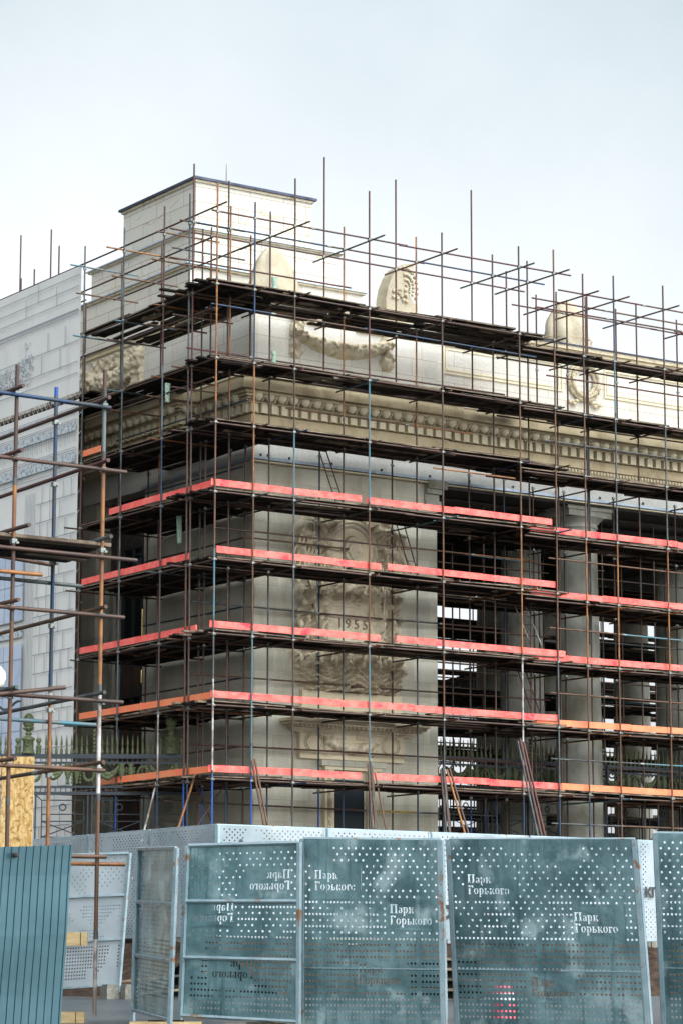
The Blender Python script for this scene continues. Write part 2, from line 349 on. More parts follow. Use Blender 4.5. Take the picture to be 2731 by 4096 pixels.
def leaf(a, y, side):
    if side == 0: od.blob((a, y - .13, 15.77), .055, 'dentil_stone', 6, (1, .5, 1.2))
    else: od.blob((a - .13, y, 15.77), .055, 'dentil_stone', 6, (.5, 1, 1.2))
run_front(leaf, 3.0, 10.0, .13, 3.0 - S); run_front(leaf, 10.1, 24, .13, 3.0); run_left(leaf, 3, 5.5, .13, 3.2 - S); run_left(leaf, 5.7, 14, .13, 2.5 - S)
dn.build('dentil_course', G); eg.build('egg_moulding', G); od.build('leaf_moulding', G)
# gutter with standing studs
b = MB()
b.box(3.02, 2.80, 14.84, 9.5, 2.938, 14.93, 'gutter_metal'); b.box(9.56, 2.82, 14.82, 34, 2.936, 14.905, 'gutter_metal')
b.box(3.02, 2.94, 14.84, 3.138, 9.3, 14.93, 'gutter_metal')
b.box(3.0, 2.78, 14.76, 9.5, 2.93, 14.80, 'dentil_stone'); b.box(9.56, 2.80, 14.74, 34, 2.93, 14.78, 'dentil_stone')
for xx in (3.3, 3.55, 4.3, 5.8, 7.6, 9.4, 10.9, 12.6, 14.3, 16.1, 17.9, 19.6): b.box(xx - .03, 2.81, 14.93, xx + .03, 2.85, 15.01, 'frame_dark')
b.build('gutter', G)
# attic
b = MB()
b.box(3.3, 3.3, 17.2, 10.0, 18.4, 20.0, 'attic_plaster')
b.box(10.0, 3.45, 17.3, 34, 17.9, 19.92, 'attic_plaster')
b.box(3.24, 3.24, 17.2, 10.0, 18.46, 17.45, 'attic_plaster'); b.box(10.001, 3.36, 17.32, 34, 17.9, 17.5, 'attic_plaster')
b.build('attic_wall', G)
b = MB()
b.box(3.2, 3.2, 19.72, 10.05, 18.5, 19.84, 'dentil_stone'); b.box(3.12, 3.12, 19.84, 10.1, 18.58, 20.02, 'attic_plaster')
b.box(10.1, 3.32, 19.70, 34, 18, 19.80, 'dentil_stone'); b.box(10.1, 3.22, 19.80, 34, 18.1, 19.93, 'relief_light'); b.box(10.1, 3.18, 19.93, 34, 18.2, 19.97, 'roof_metal')
b.build('attic_coping', G)
def frame(mb, x0, x1, z0, z1, y, mt, wd=.05):
    for k in range(2):
        q = k * .11
        mb.box(x0 + q, y - .04 + k * .015, z0 + q, x1 - q, y, z0 + q + wd, mt); mb.box(x0 + q, y - .04 + k * .015, z1 - q - wd, x1 - q, y, z1 - q, mt)
        mb.box(x0 + q, y - .038 + k * .015, z0 + q + wd, x0 + q + wd, y, z1 - q - wd, mt); mb.box(x1 - q - wd, y - .038 + k * .015, z0 + q + wd, x1 - q, y, z1 - q - wd, mt)
b = MB(); frame(b, 10.35, 15.12, 18.42, 19.35, 3.45, 'dentil_stone'); frame(b, 16.85, 21.7, 18.42, 19.35, 3.45, 'dentil_stone')
b.build('attic_panel_frames', G)
b = MB()
b.box(3.3, 7.0, 20.02, 9.75, 14.6, 21.56, 'tower_plaster'); b.box(3.75, 7.4, 21.66, 9.15, 14.0, 22.86, 'tower_plaster'); b.box(4.08, 7.93, 22.95, 8.44, 12.5, 24.62, 'tower_plaster')
tw = b.build('attic_tower', G)
b = MB()
b.box(3.2, 6.9, 21.56, 9.85, 14.7, 21.62, 'relief_light'); b.box(3.14, 6.84, 21.62, 9.9, 14.76, 21.66, 'gutter_metal')
b.box(3.66, 7.32, 22.86, 9.22, 14.1, 22.91, 'relief_light'); b.box(3.6, 7.26, 22.91, 9.28, 14.16, 22.95, 'gutter_metal')
b.box(4.02, 7.87, 24.62, 8.5, 12.56, 24.70, 'relief_light'); b.box(3.95, 7.80, 24.70, 8.58, 12.64, 24.78, 'roof_metal')
b.build('tower_roof_edges', G)
# flaked plaster: shallow broken patches with exposed darker render
b = MB()
for (px, pz, sx, sz, sd_) in ((7.0, 23.95, .55, .07, 1), (7.65, 23.7, .28, .12, 2), (8.35, 23.65, .06, .30, 3), (8.4, 22.75, .14, .12, 4), (6.55, 24.1, .3, .04, 5), (5.3, 24.35, .25, .03, 6), (7.9, 24.1, .04, .2, 7), (5.9, 23.6, .3, .03, 8)):
    n = 14; vs = []
    for i in range(n):
        a = 2 * math.pi * i / n; rr = .6 + .7 * abs(noise.noise((i * .9, sd_ * 7.3, 1)))
        yy = 7.92 if pz > 22.95 else 7.39
        vs.append((px + sx * rr * math.cos(a), yy, pz + sz * rr * math.sin(a)))
    b.add(vs, [tuple(range(n))], 'relief_stone')
for (py, pz, ln) in ((9.0, 24.3, .5), (9.9, 24.1, .7), (10.8, 23.9, .4), (11.3, 24.35, .35), (9.5, 23.6, .4)):
    z = pz; y = py
    for k in range(8):
        ny, nz_ = y + ln / 8, z + random.uniform(-.06, .06)
        b.obox((4.074, (y + ny) / 2, (z + nz_) / 2), (.004, 0, 0), (0, (ny - y) / 2, (nz_ - z) / 2), (0, -.006, .006), 'relief_stone'); y, z = ny, nz_
b.build('plaster_damage', G)
# columns
def column(x, y, name='column'):
    sh = MB(); n = 28
    sh.lathe((x, y, 0), [(.80, .34), (.80, .6), (.745, 2.4), (.735, 5), (.72, 8), (.69, 11), (.645, 13.9), (.64, 14.02)], 'column_stone', n)
    o = sh.build(name, G)
    cp = MB(); cp.lathe((x, y, 0), [(.64, 14.02), (.69, 14.03), (.69, 14.08), (.655, 14.10), (.70, 14.2), (.80, 14.3), (.86, 14.36)], 'column_stone', n)
    cp.box(x - .88, y - .72, 14.36, x + .88, y + .88, 14.56, 'column_stone'); cp.box(x - .93, y - .76, 14.56, x + .93, y + .93, 14.675, 'column_stone')
    sub(cp, 'capital', o)
for x_ in (15.84, 22.5, 29.1):
    for y_ in (3.72, 6.6, 13.8, 16.7): column(x_, y_)
b = MB()
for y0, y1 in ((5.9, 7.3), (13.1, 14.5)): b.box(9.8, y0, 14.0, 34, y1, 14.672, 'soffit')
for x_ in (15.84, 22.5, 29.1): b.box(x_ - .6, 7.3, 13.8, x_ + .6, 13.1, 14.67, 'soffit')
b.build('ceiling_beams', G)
# window in the left recess
b = MB()
b.box(3.66, 9.36, 4.0, 3.745, 11.3, 13.2, 'glass_dark'); b.box(3.60, 9.36, 4.0, 3.66, 11.3, 7.6, 'wood_brown')
b.box(3.60, 9.36, 8.6, 3.66, 11.3, 9.9, 'wood_brown'); b.box(3.6, 9.36, 12.1, 3.655, 10.6, 12.9, 'glass_blue'); b.box(3.6, 9.36, 10.1, 3.655, 9.9, 11.5, 'glass_blue')
b.box(3.6, 9.36, 7.7, 3.655, 10.2, 8.5, 'glass_blue')
wn = b.build('recess_window', G)
b = MB()
for yy in (9.36, 9.98, 10.55, 11.2): b.box(3.52, yy, 4, 3.60, yy + .09, 13.2, 'frame_dark')
for zz in (7.62, 8.5, 9.95, 11.95, 13.2): b.box(3.53, 9.36, zz, 3.61, 11.3, zz + .1, 'frame_dark')
for k in range(10):
    a0, a1 = math.pi * k / 10, math.pi * (k + 1) / 10
    b.tube((3.56, 10.3 + .9 * math.cos(a0), 12.1 + .9 * math.sin(a0)), (3.56, 10.3 + .9 * math.cos(a1), 12.1 + .9 * math.sin(a1)), .04, 'frame_dark', 5)
sub(b, 'frame', wn)
b = MB()
for z0, z1 in ((12.0, 12.6), (10.2, 11.2), (8.9, 9.3), (7.7, 8.3)): b.tube((3.46, 9.85, z0), (3.46, 9.85, z1), .035, 'brass', 8)
sub(b, 'handrail', wn)
# doorway in the front wall
d = MB(); d.box(6.0, 2.985, .34, 7.07, 3.0 - .004, 5.62, 'glass_dark'); dr = d.build('door', G)
b = MB()
for x0 in (5.62, 7.13): 
    b.box(x0, 2.86, 1.3, x0 + .32, 2.996, 5.9, 'panel_stone'); b.box(x0 + .09, 2.83, 1.3, x0 + .23, 2.86, 5.9, 'relief_stone')
    for k in range(20): b.blob((x0 + .16, 2.82, 1.5 + k * .22), .07, 'relief_stone', 6, (1, .5, 1.3))
b.box(5.60, 2.84, 5.9, 7.62, 2.996, 6.0, 'panel_stone'); b.box(5.45, 2.78, 6.0, 7.75, 2.996, 6.17, 'pylon_stone')
sub(b, 'door_frame', dr)
# hood over the door
b = MB()
b.box(4.72, 2.84, 6.19, 8.42, 2.996, 6.94, 'panel_stone'); b.box(4.68, 2.80, 6.36, 8.46, 2.84, 6.40, 'panel_stone')
for k, (oo, z0, z1) in enumerate(((.22, 6.94, 7.0), (.30, 7.0, 7.07), (.42, 7.07, 7.14), (.55, 7.14, 7.22), (.62, 7.22, 7.31))):
    b.box(4.72 - oo, 2.98 - oo, z0, 8.42 + oo, 2.995, z1 - .001, 'relief_stone' if k < 4 else 'panel_stone')
for k in range(30): b.blob((4.4 + k * .152, 2.98 - .5, 7.12), .05, 'panel_stone', 6, (.8, .7, 1.4))
for cx in (5.22, 7.92):
    for rr in (.34, .27):
        P = [(cx + rr * math.cos(2 * math.pi * i / 24), 2.83, 6.66 + rr * .85 * math.sin(2 * math.pi * i / 24)) for i in range(25)]; b.path(P, .022, 'relief_stone', 5)
b.build('door_hood', G)
b = MB(); b.box(4.80, 2.84, 7.72, 8.34, 2.996, 8.18, 'panel_stone'); b.box(4.74, 2.80, 7.6, 8.40, 2.996, 7.72, 'panel_stone'); b.build('relief_ledge', G)

# carved reliefs as height fields
def field(name, x0, x1, z0, z1, step, hf, mt, mapf, parent=G):
    nx_ = int((x1 - x0) / step) + 1; nz_ = int((z1 - z0) / step) + 1
    H = [[hf(x0 + i * step, z0 + j * step) for i in range(nx_)] for j in range(nz_)]
    mb = MB(); vs = [mapf(x0 + i * step, z0 + j * step, H[j][i]) for j in range(nz_) for i in range(nx_)]
    fs = []
    for j in range(nz_ - 1):
        for i in range(nx_ - 1):
            if max(H[j][i], H[j][i + 1], H[j + 1][i], H[j + 1][i + 1]) > .004:
                fs.append((j * nx_ + i, j * nx_ + i + 1, (j + 1) * nx_ + i + 1, (j + 1) * nx_ + i))
    mb.add(vs, fs, mt, True); return mb.build(name, parent)
def sm(a, b2, x): 
    t = min(1, max(0, (x - a) / (b2 - a))); return t * t * (3 - 2 * t)
def lump(x, z, s, seed=0):
    v = noise.voronoi((x * s, seed, z * s))[0]; return max(0, .75 - v[0]) 
HW = [(8.1, 1.7), (8.6, 1.95), (9.4, 2.12), (9.9, 1.8), (10.6, 1.7), (11.3, 1.8), (12.0, 2.0), (12.6, 2.15), (13.0, 1.9), (13.5, 1.45), (13.7, .9)]
def hw(z):
    for (a, wa), (b2, wb) in zip(HW[:-1], HW[1:]):
        if a <= z <= b2: return wa + (wb - wa) * (z - a) / (b2 - a)
    return 0
def trophy(x, z):
    cx = 6.5; dx = x - cx; ww = hw(z) + .16 * noise.noise((z * 2.5, 3 if dx > 0 else 9, 0))
    mask = 1 - sm(ww - .12, ww + .02, abs(dx))
    if mask <= 0: return 0
    r = math.hypot(dx + .05, z - 12.42)
    ang = math.atan2(z - 12.4, dx)
    if r < .92:                                             # medallion with a head in profile
        h = .13 + .14 * math.exp(-((r - .84) / .045) ** 2) + .09 * math.exp(-((r - .71) / .028) ** 2)
        if r < .66:
            hx, hz = x - 6.50, z - 12.40
            head = math.hypot(hx / .24, hz / .30) < 1
            neck = abs(hx - .04) < .13 and -.5 < hz < -.1
            nose = hx < -.1 and abs(hz + .02) < (.10 - abs(hx + .24) * .6) and hx > -.32
            chest = hz < -.40 and abs(hx) < .34
            if head or neck or nose or chest: h += .17
            h += .012 * noise.noise((x * 9, 0, z * 9))
        return h * mask
    if 5.58 < x < 7.42 and 9.62 < z < 10.86:                # dated tablet
        e = min(x - 5.58, 7.42 - x, 10.86 - z)
        return .16 + (.05 if e < .07 else (.0 if e < .1 else (.035 if e < .14 else 0)))
    fold = 0
    if z > 11.1: fold = math.sin(ang * 17 + 2.2 * noise.noise((x * 2, 1, z * 2)) + r * 5)
    elif z > 9.4: fold = math.sin(dx * 15 + 3 * noise.noise((x * 1.3, 5, z * 1.1)) + (z - 10) * 2.2 * (1 if dx > 0 else -1))
    elif z > 8.9: fold = math.sin(dx * 12 + 2 * noise.noise((x * 4, 5, z * 4)))
    else: fold = math.sin((z - .28 * math.cos(dx * 3.2)) * 34 + 2 * noise.noise((x * 2, 8, z * 2)))
    base = .16 + .10 * math.cos(dx * 1.1) * (1 if z < 9.6 else .4)
    crv = abs(noise.noise((x * 3.1, 7, z * 3.1))); cut = -.16 * math.exp(-(crv / .07) ** 2)      # undercut channels between the forms
    return mask * max(.03, base + .11 * fold + .24 * lump(x, z, 4.2, 2) + cut + .03 * noise.noise((x * 9, 0, z * 9)))
field('trophy_relief', 4.2, 8.8, 8.18, 13.75, .03, trophy, 'relief_stone', lambda x, z, h: (x, 3.001 - h * 1.45, z))
def text_mesh(s, size, ext=.0, bold=0.0):
    cu = bpy.data.curves.new('tmp', 'FONT'); cu.body = s; cu.size = size; cu.extrude = ext; cu.offset = bold; cu.space_line = .85
    ob = bpy.data.objects.new('tmp', cu); col.objects.link(ob); bpy.context.view_layer.update()
    dg = bpy.context.evaluated_depsgraph_get(); me = bpy.data.meshes.new_from_object(ob.evaluated_get(dg))
    V = [v.co.copy() for v in me.vertices]; Fs = [tuple(p.vertices) for p in me.polygons]
    bpy.data.objects.remove(ob); bpy.data.meshes.remove(me); return V, Fs
V, Fs = text_mesh('1 9 5 5', .40, .02)
mb = MB(); mb.add([(5.94 + p.x * .98, 2.752 - p.z, 10.08 + p.y) for p in V], Fs, 'numeral_stone'); mb.build('date_numerals', G)
mb = MB(); CXm, CZm = 6.45, 12.42                        # medallion: rings and a plain head in profile
mb.lathe((0, 0, 0), [(.001, 0), (.0011, .0001)], 'relief_light', 3)
disc = [(CXm + .80 * math.cos(2 * math.pi * i / 40), 2.76, CZm + .80 * math.sin(2 * math.pi * i / 40)) for i in range(40)]
mb.add(disc, [tuple(range(40))], 'panel_stone')
for rr, th in ((.86, .055), (.74, .03), (.68, .018)):
    mb.path([(CXm + rr * math.cos(2 * math.pi * i / 44), 2.75, CZm + rr * math.sin(2 * math.pi * i / 44)) for i in range(45)], th, 'relief_light', 7)
hp = [(.02, .40), (-.12, .37), (-.22, .27), (-.25, .15), (-.31, .06), (-.36, -.04), (-.29, -.08), (-.31, -.13), (-.27, -.17), (-.29, -.24), (-.20, -.33), (-.10, -.36), (-.12, -.50), (.26, -.52), (.24, -.30), (.30, -.10), (.34, .10), (.30, .26), (.18, .37)]
f0 = [(CXm + a * .95, 2.64, CZm + b2 * .95 + .02) for a, b2 in hp]; f1 = [(CXm + a * 1.05, 2.76, CZm + b2 * 1.05 + .02) for a, b2 in hp]; m_ = len(hp)
mb.add(f0 + f1, [tuple(range(m_))] + [(i, m_ + i, m_ + (i + 1) % m_, (i + 1) % m_) for i in range(m_)], 'relief_light')
mb.path([(CXm + .05 + .17 * math.cos(R(a)), 2.635, CZm + .08 + .20 * math.sin(R(a))) for a in range(-100, 130, 20)], .022, 'relief_stone', 5)
mb.build('medallion', G)
for s_ in (-1, 1):                                        # standards and banners flanking the medallion
    mb = MB()
    for k in range(6):
        a0 = (6.45 + s_ * (1.0 + .08 * k), 2.74 + .02 * (k % 2), 8.95 + .5 * k); a1 = (6.45 + s_ * (1.35 + .13 * k), 2.70, 13.1 - .12 * k)
        mb.tube(a0, a1, .035, 'relief_light' if k % 2 else 'relief_stone', 6)
    for k in range(9): mb.tube((6.45 + s_ * (.95 + .1 * k), 2.72, 12.0 + .1 * k), (6.45 + s_ * (1.15 + .13 * k), 2.66, 11.0 + .12 * k), .05, 'relief_stone', 6, .02)
    for k in range(12): mb.blob((6.45 + s_ * (1.75 + .12 * math.sin(k * 2.1)), 2.78, 9.1 + .33 * k), .11, 'relief_light' if k % 3 else 'relief_stone', 7, (1, .8, 1.2))
    mb.build('banner_relief', G)
mb = MB()                                                 # ribbed drapery under the tablet and row of tassels
for k in range(13):
    q = (k - 6) / 6; xx = 6.5 + q * 1.15; mb.lathe((xx, 2.74, 8.95 + .12 * (1 - q * q) * -1), [(.03, 0), (.07, .05), (.075, .2), (.05, .3), (.06, .34), (.02, .38)], 'relief_light', 8)
for k in range(7):
    P = [(6.5 + (i / 8 - 1) * 1.3, 2.72, 8.35 + .07 * k + .35 * ((i / 8 - 1) ** 2)) for i in range(17)]; mb.path(P, .03, 'relief_light' if k % 2 else 'relief_stone', 5)
for k in range(9):
    for e_ in (-1, 1): mb.blob((6.5 + e_ * (.15 + .17 * k), 2.70, 9.50 + .05 * math.sin(k * 2.2)), .085, 'relief_light', 7)
mb.build('tassel_relief', G)
def swag(x, z):
    dx = (x - 6.45) / 1.8
    if abs(dx) > 1.03: return 0
    c_ = 18.60 + .42 * abs(dx) ** 2.2; half = .27 * (1 - .38 * abs(dx)) 
    h = 0; q = abs(z - c_) / half
    if q < 1 and abs(dx) < .95: h = .27 * math.sqrt(1 - q * q) + .26 * lump(x, z, 6.5, 4) - .05
    if abs(dx) < .10 and q < 1: h = .30 * math.sqrt(1 - q * q) + .03 * math.sin((x * 1.5 + z) * 40)
    e = abs(abs(dx) - .92)                                 # curling ribbons at both ends
    rb = .10 + .035 * math.sin(z * 11)
    if e < rb and 18.15 < z < 19.6: h = max(h, .12 + .22 * lump(x, z, 5, 9) + .06 * math.sin(z * 16 + x * 12))
    if z > 19.25 and .3 < abs(dx) < .95 and z < 19.62 + .1 * noise.noise((x * 4, 0, 0)): h = max(h, .06 + .24 * lump(x, z, 6, 1))
    return h
field('garland_relief', 4.45, 8.45, 18.1, 19.68, .035, swag, 'relief_light', lambda x, z, h: (x, 3.301 - h, z))
def swag2(y, z):
    if y < 9.7 or y > 14: return 0
    c_ = 18.75 + .25 * ((y - 11.7) / 1.5) ** 2; q = abs(z - c_) / .35; h = 0
    if q < 1: h = .22 * math.sqrt(1 - q * q) + .24 * lump(y, z, 5, 4)
    if y < 10.3 and z < 19.55: h = max(h, .10 + .16 * lump(y, z, 4.5, 6))
    if z > 19.15 and y < 13 and z < 19.6: h = max(h, .06 + .18 * lump(y, z, 4.5, 12))
    return h
field('side_garland_relief', 9.6, 13.9, 18.2, 19.66, .04, swag2, 'relief_light', lambda y, z, h: (3.299 - h, y, z))
def hood_swag(x, z):
    dx = (x - 6.5) / .95
    if abs(dx) > 1: return 0
    c_ = 6.52 + .26 * dx * dx; q = abs(z - c_) / (.15 * (1.15 - .4 * abs(dx))); h = 0
    if q < 1: h = .12 * math.sqrt(1 - q * q) + .12 * lump(x, z, 9, 4)
    if .78 < abs(dx): h = max(h, .03 + .07 * lump(x, z, 7, 3))
    if z > 6.78 and .2 < abs(dx): h = max(h, .03 + .06 * lump(x, z, 8, 5))
    return h
field('hood_garland', 5.5, 7.5, 6.3, 6.92, .03, hood_swag, 'relief_stone', lambda x, z, h: (x, 2.841 - h, z))
wr = MB()                                                   # wreath on the attic over the first column
for i in range(46):
    a = 2 * math.pi * i / 46
    for k in range(3):
        wr.blob((15.98 + (.44 + .09 * k) * math.cos(a + k * .07), 3.38 - (.08 if k == 1 else 0), 18.86 + (.44 + .09 * k) * math.sin(a + k * .07)), .075 + random.uniform(-.012, .018), 'relief_light', 6)
for s_ in (-1, 1):
    for k in range(6): wr.blob((15.98 + s_ * (.16 + .09 * k), 3.36, 18.30 - .05 * k + .09 * math.sin(k * 1.7)), .08, 'relief_light', 6, (1.2, .7, .8))
wr.build('wreath_relief', G)
# carved ornament at the end of the pylon attic
ac = MB(); n = 16
prof = [(8.22, 20.02), (8.22, 20.5), (8.30, 20.9), (8.45, 21.25), (8.66, 21.55), (8.95, 21.72), (9.3, 21.76), (9.22, 21.55), (9.12, 21.3), (9.18, 21.0), (9.1, 20.75), (9.25, 20.5), (9.42, 20.42), (9.42, 20.02)]
f0 = [(p[0], 3.45, p[1]) for p in prof]; f1 = [(p[0], 4.0, p[1]) for p in prof]; m_ = len(prof)
ac.add(f0 + f1, [tuple(range(m_)), tuple(range(2 * m_ - 1, m_ - 1, -1))] + [(i, m_ + i, m_ + (i + 1) % m_, (i + 1) % m_) for i in range(m_)], 'wrap_cloth')
for k in range(9):
    a = R(100 - k * 16); P = [(8.95 + q * .28 * math.cos(a), 3.43, 20.95 + q * .42 * math.sin(a)) for q in (.2, .6, 1.0, 1.5)]
    for p, rr in zip(P, (.03, .045, .06, .07)): ac.blob((p[0], p[1], p[2]), rr, 'relief_light', 6)
for k in range(14): ac.blob((8.72 + .25 * math.cos(k), 3.42, 20.5 + .03 * k), .06, 'relief_light', 6)
ac.build('roof_ornament', G)

# ------------------------------------------------------------------ wrapped roof statues
def wrap(name, label, c, wx, wy, h, seed, top=.42):
    root = thing(name, label, 'wrapped statue', c, 'cloth wrapped statues on the roof')
    mb = MB(); n = 40; K = 22; vs = []
    for k in range(K + 1):
        q = k / K; s_ = (1 - q ** 2.2) ** .55 * (1 - .12 * q) if q < 1 else 0
        for i in range(n):
            a = 2 * math.pi * i / n
            f = 1 + (.13 * math.sin(a * 6 + seed + q * 2.5) * (1 - q) + .05 * math.sin(a * 13 + q * 5) * (1 - q) + .12 * noise.noise((math.cos(a) * 2, math.sin(a) * 2 + seed, q * 2.5)))
            vs.append((c[0] + wx * s_ * f * math.cos(a) * (1), c[1] + wy * s_ * f * math.sin(a), c[2] + h * q))
    mb.add(vs, [(k * n + i, k * n + (i + 1) % n, (k + 1) * n + (i + 1) % n, (k + 1) * n + i) for k in range(K) for i in range(n)], 'wrap_cloth', True)
    mb.build('cloth', root)
    m2 = MB()
    for q in (.22,):
        s_ = (1 - q ** 2.2) ** .55 * 1.05
        m2.path([(c[0] + wx * s_ * math.cos(2 * math.pi * i / 24), c[1] + wy * s_ * math.sin(2 * math.pi * i / 24), c[2] + h * q) for i in range(25)], .012, 'new_wood', 4)
    m2.build('rope', root)
wrap('wrapped_statue', 'rounded cream wrapped statue standing alone on the roof edge above the wreath', (15.95, 4.2, 19.97), .90, .6, 1.75, 1)
wrap('wrapped_statue', 'wide cream draped statue standing right in front of the attic tower', (5.25, 5.3, 20.02), .88, .7, 2.1, 5)

# ------------------------------------------------------------------ scaffolds
PR = .0265
def ccol(): return random.choice(['rust'] * 5 + ['brown'] * 6 + ['redbrown'] * 3 + ['grey'] * 3 + ['orange', 'teal', 'blue'])
def clamp(mb, p): 
    mb.obox(p, (.036, 0, 0), (0, .036, 0), (0, 0, .032), 'clamp_metal')
    mb.obox(Vector(p) + Vector((.03, -.045, -.02)), (.018, 0, 0), (0, .016, 0), (0, 0, .014), 'clamp_metal')
class Scaffold:
    def __init__(s, name, label, loc): s.t = thing(name, label, 'scaffold', loc); s.cl = {}
    def pole(s, x, y, z0, z1, levels=(), segs=None, r=PR):
        mb = MB()
        if segs is None:
            segs = []; z = z0
            while z < z1: z += random.uniform(2.2, 6.0); segs.append((min(z, z1), ccol()))
        z = z0; lean = random.uniform(-.012, .012)
        for ze, cc in segs:
            if z > z0: mb.tube((x, y, z - .05), (x, y, z + .05), r * 1.12, 'pipe_grey', 8)
            mb.tube((x, y, z), (x, y, ze), r, 'pipe_' + cc, 8); z = ze
        for lz in levels:
            if z0 < lz < z1: clamp(mb, (x, y, lz))
        return mb.build('upright_pole', s.t)
    def bar(s, a, b, name='ledger', c=None, r=PR):
        a, b = Vector(a), Vector(b); mb = MB(); c = c or ccol()
        if (b - a).length > 4 and c != 'brown' and random.random() < .5:
            q = random.uniform(.35, .65); m_ = a.lerp(b, q); mb.tube(a, m_, r, 'pipe_' + c, 7); mb.tube(m_, b, r, 'pipe_' + ccol(), 7)
            d = (b - a).normalized() * .07; mb.tube(m_ - d, m_ + d, r * 1.25, 'clamp_metal', 7)
        else: mb.tube(a, b, r, 'pipe_' + c, 7)
        return mb.build(name, s.t)
    def deck(s, x0, x1, y0, y1, z, along='x', over=.36, gap=.03, edge=None, jag=.2, wd=.2):
        """planks about 0.2 m wide laid along x or y; z is the top"""
        mb = MB(); a0, a1, b0, b1 = (x0, x1, y0, y1) if along == 'x' else (y0, y1, x0, x1)
        p = b0; first = True
        while p + wd * .6 < b1:
            ww = wd * random.uniform(.85, 1.1)
            if first or random.random() > gap:
                o_ = over * (1.9 if random.random() < .15 else 1); s0 = a0 - random.uniform(-.1, o_); s1 = a1 + random.uniform(-.1, o_); zz = z + random.uniform(-.03, .015) + (0.05 if random.random() < .18 else 0)
                tl = random.uniform(-.022, .022); mt = 'board_pale' if random.random() < .07 else 'board_dark'
                c0 = ((s0 + s1) / 2, p + ww / 2, zz - .02); hx = ((s1 - s0) / 2, 0, tl); hy = (0, ww / 2 - .003, random.uniform(-.008, .008))
                if along != 'x': c0 = (c0[1], c0[0], c0[2]); hx = (0, hx[0], hx[2]); hy = (hy[1], 0, hy[2])
                mb.obox(c0, hx, hy, (0, 0, .026), mt)
                if first:                                # weathered pale outer edge
                    e0 = (c0[0], p - .004, c0[2]) if along == 'x' else (p - .004, c0[1], c0[2])
                    mb.obox(e0, tuple(.96 * q for q in hx), (0, .004, 0) if along == 'x' else (.004, 0, 0), (0, 0, .014), 'board_pale')
            first = False; p += ww + .004
        for _ in range(4):                                     # odd boards left on top or slipped beneath
            q0 = random.uniform(a0, a1 - .8); q1 = q0 + random.uniform(.7, 1.9); pp = random.uniform(b0 + .1, b1 - .2); dz = random.choice((.03, -.075))
            c0 = ((q0 + q1) / 2, pp, z + dz); hx = ((q1 - q0) / 2, random.uniform(-.06, .06), random.uniform(-.02, .02)); hy = (0, .09, 0)
            if along != 'x': c0 = (c0[1], c0[0], c0[2]); hx = (hx[1], hx[0], hx[2]); hy = (.09, 0, 0)
            mb.obox(c0, hx, hy, (0, 0, .018), random.choice(('board_pale', 'board_dark', 'board_dark')))
        return mb.build('plank_deck', s.t)
    def toe(s, a, b, ztop, mt, h=.185, tip=False):
        a, b = Vector((a[0], a[1], 0)), Vector((b[0], b[1], 0)); d = (b - a).normalized(); nn = Vector((-d.y, d.x, 0)); mb = MB()
        L_ = (b - a).length; p = 0
        while p < L_ - .05:
            q = min(L_, p + random.uniform(2.4, 4.2)); 
            if L_ - q < .6: q = L_
            c_ = a + d * ((p + q) / 2) + Vector((0, 0, ztop - h / 2 + random.uniform(-.012, .012)))
            mb.obox(c_, d * ((q - p) / 2 - .004) + Vector((0, 0, random.uniform(-.012, .012))), nn * .018, Vector((0, 0, h / 2)), mt); p = q
        return mb.build('toe_board', s.t)
    def ladder(s, a, b, wv, c='redbrown', n=5):
        a, b, wv = Vector(a), Vector(b), Vector(wv); mb = MB()
        mb.tube(a, b, .02, 'pipe_' + c, 6); mb.tube(a + wv, b + wv, .02, 'pipe_' + c, 6)
        for k in range(1, n): q = a.lerp(b, k / n); mb.tube(q, q + wv, .012, 'pipe_grey', 5)
        return mb.build('ladder', s.t)

ROWS = (0.0, 1.3, 2.56)
OX = [0, 1.25, 2.6, 5.18, 7.8, 10.68, 12.03]
LV = [19.12, 17.0, 15.18, 13.22, 11.33, 9.27, 7.32, 5.30]      # deck undersides (transom heights)
GR = [21.15, 20.5, 18.44, 16.41, 14.35, 12.4, 10.42, 8.35, 6.4, 4.55]
s1 = Scaffold('front_scaffold', 'tall rusty pipe scaffold with red toe boards wrapped round the corner pylon', (0, 0, .34))
tops = {(0, 0): 21.96, (0, 1): 22.5, (1.25, 0): 21.6, (1.25, 1): 21.8, (2.6, 0): 22.52, (2.6, 1): 21.85, (5.18, 0): 22.58, (5.18, 1): 21.8, (5.18, 2): 24.2, (7.8, 0): 21.74, (7.8, 1): 21.9, (7.8, 2): 23.95,
        (10.68, 0): 21.77, (10.68, 1): 21.8, (10.68, 2): 24.1, (12.03, 0): 21.87, (12.03, 1): 21.8, (12.03, 2): 21.7, (2.6, 2): 21.37, (1.25, 2): 21.4}
lvall = [z - .08 for z in LV] + [21.12]
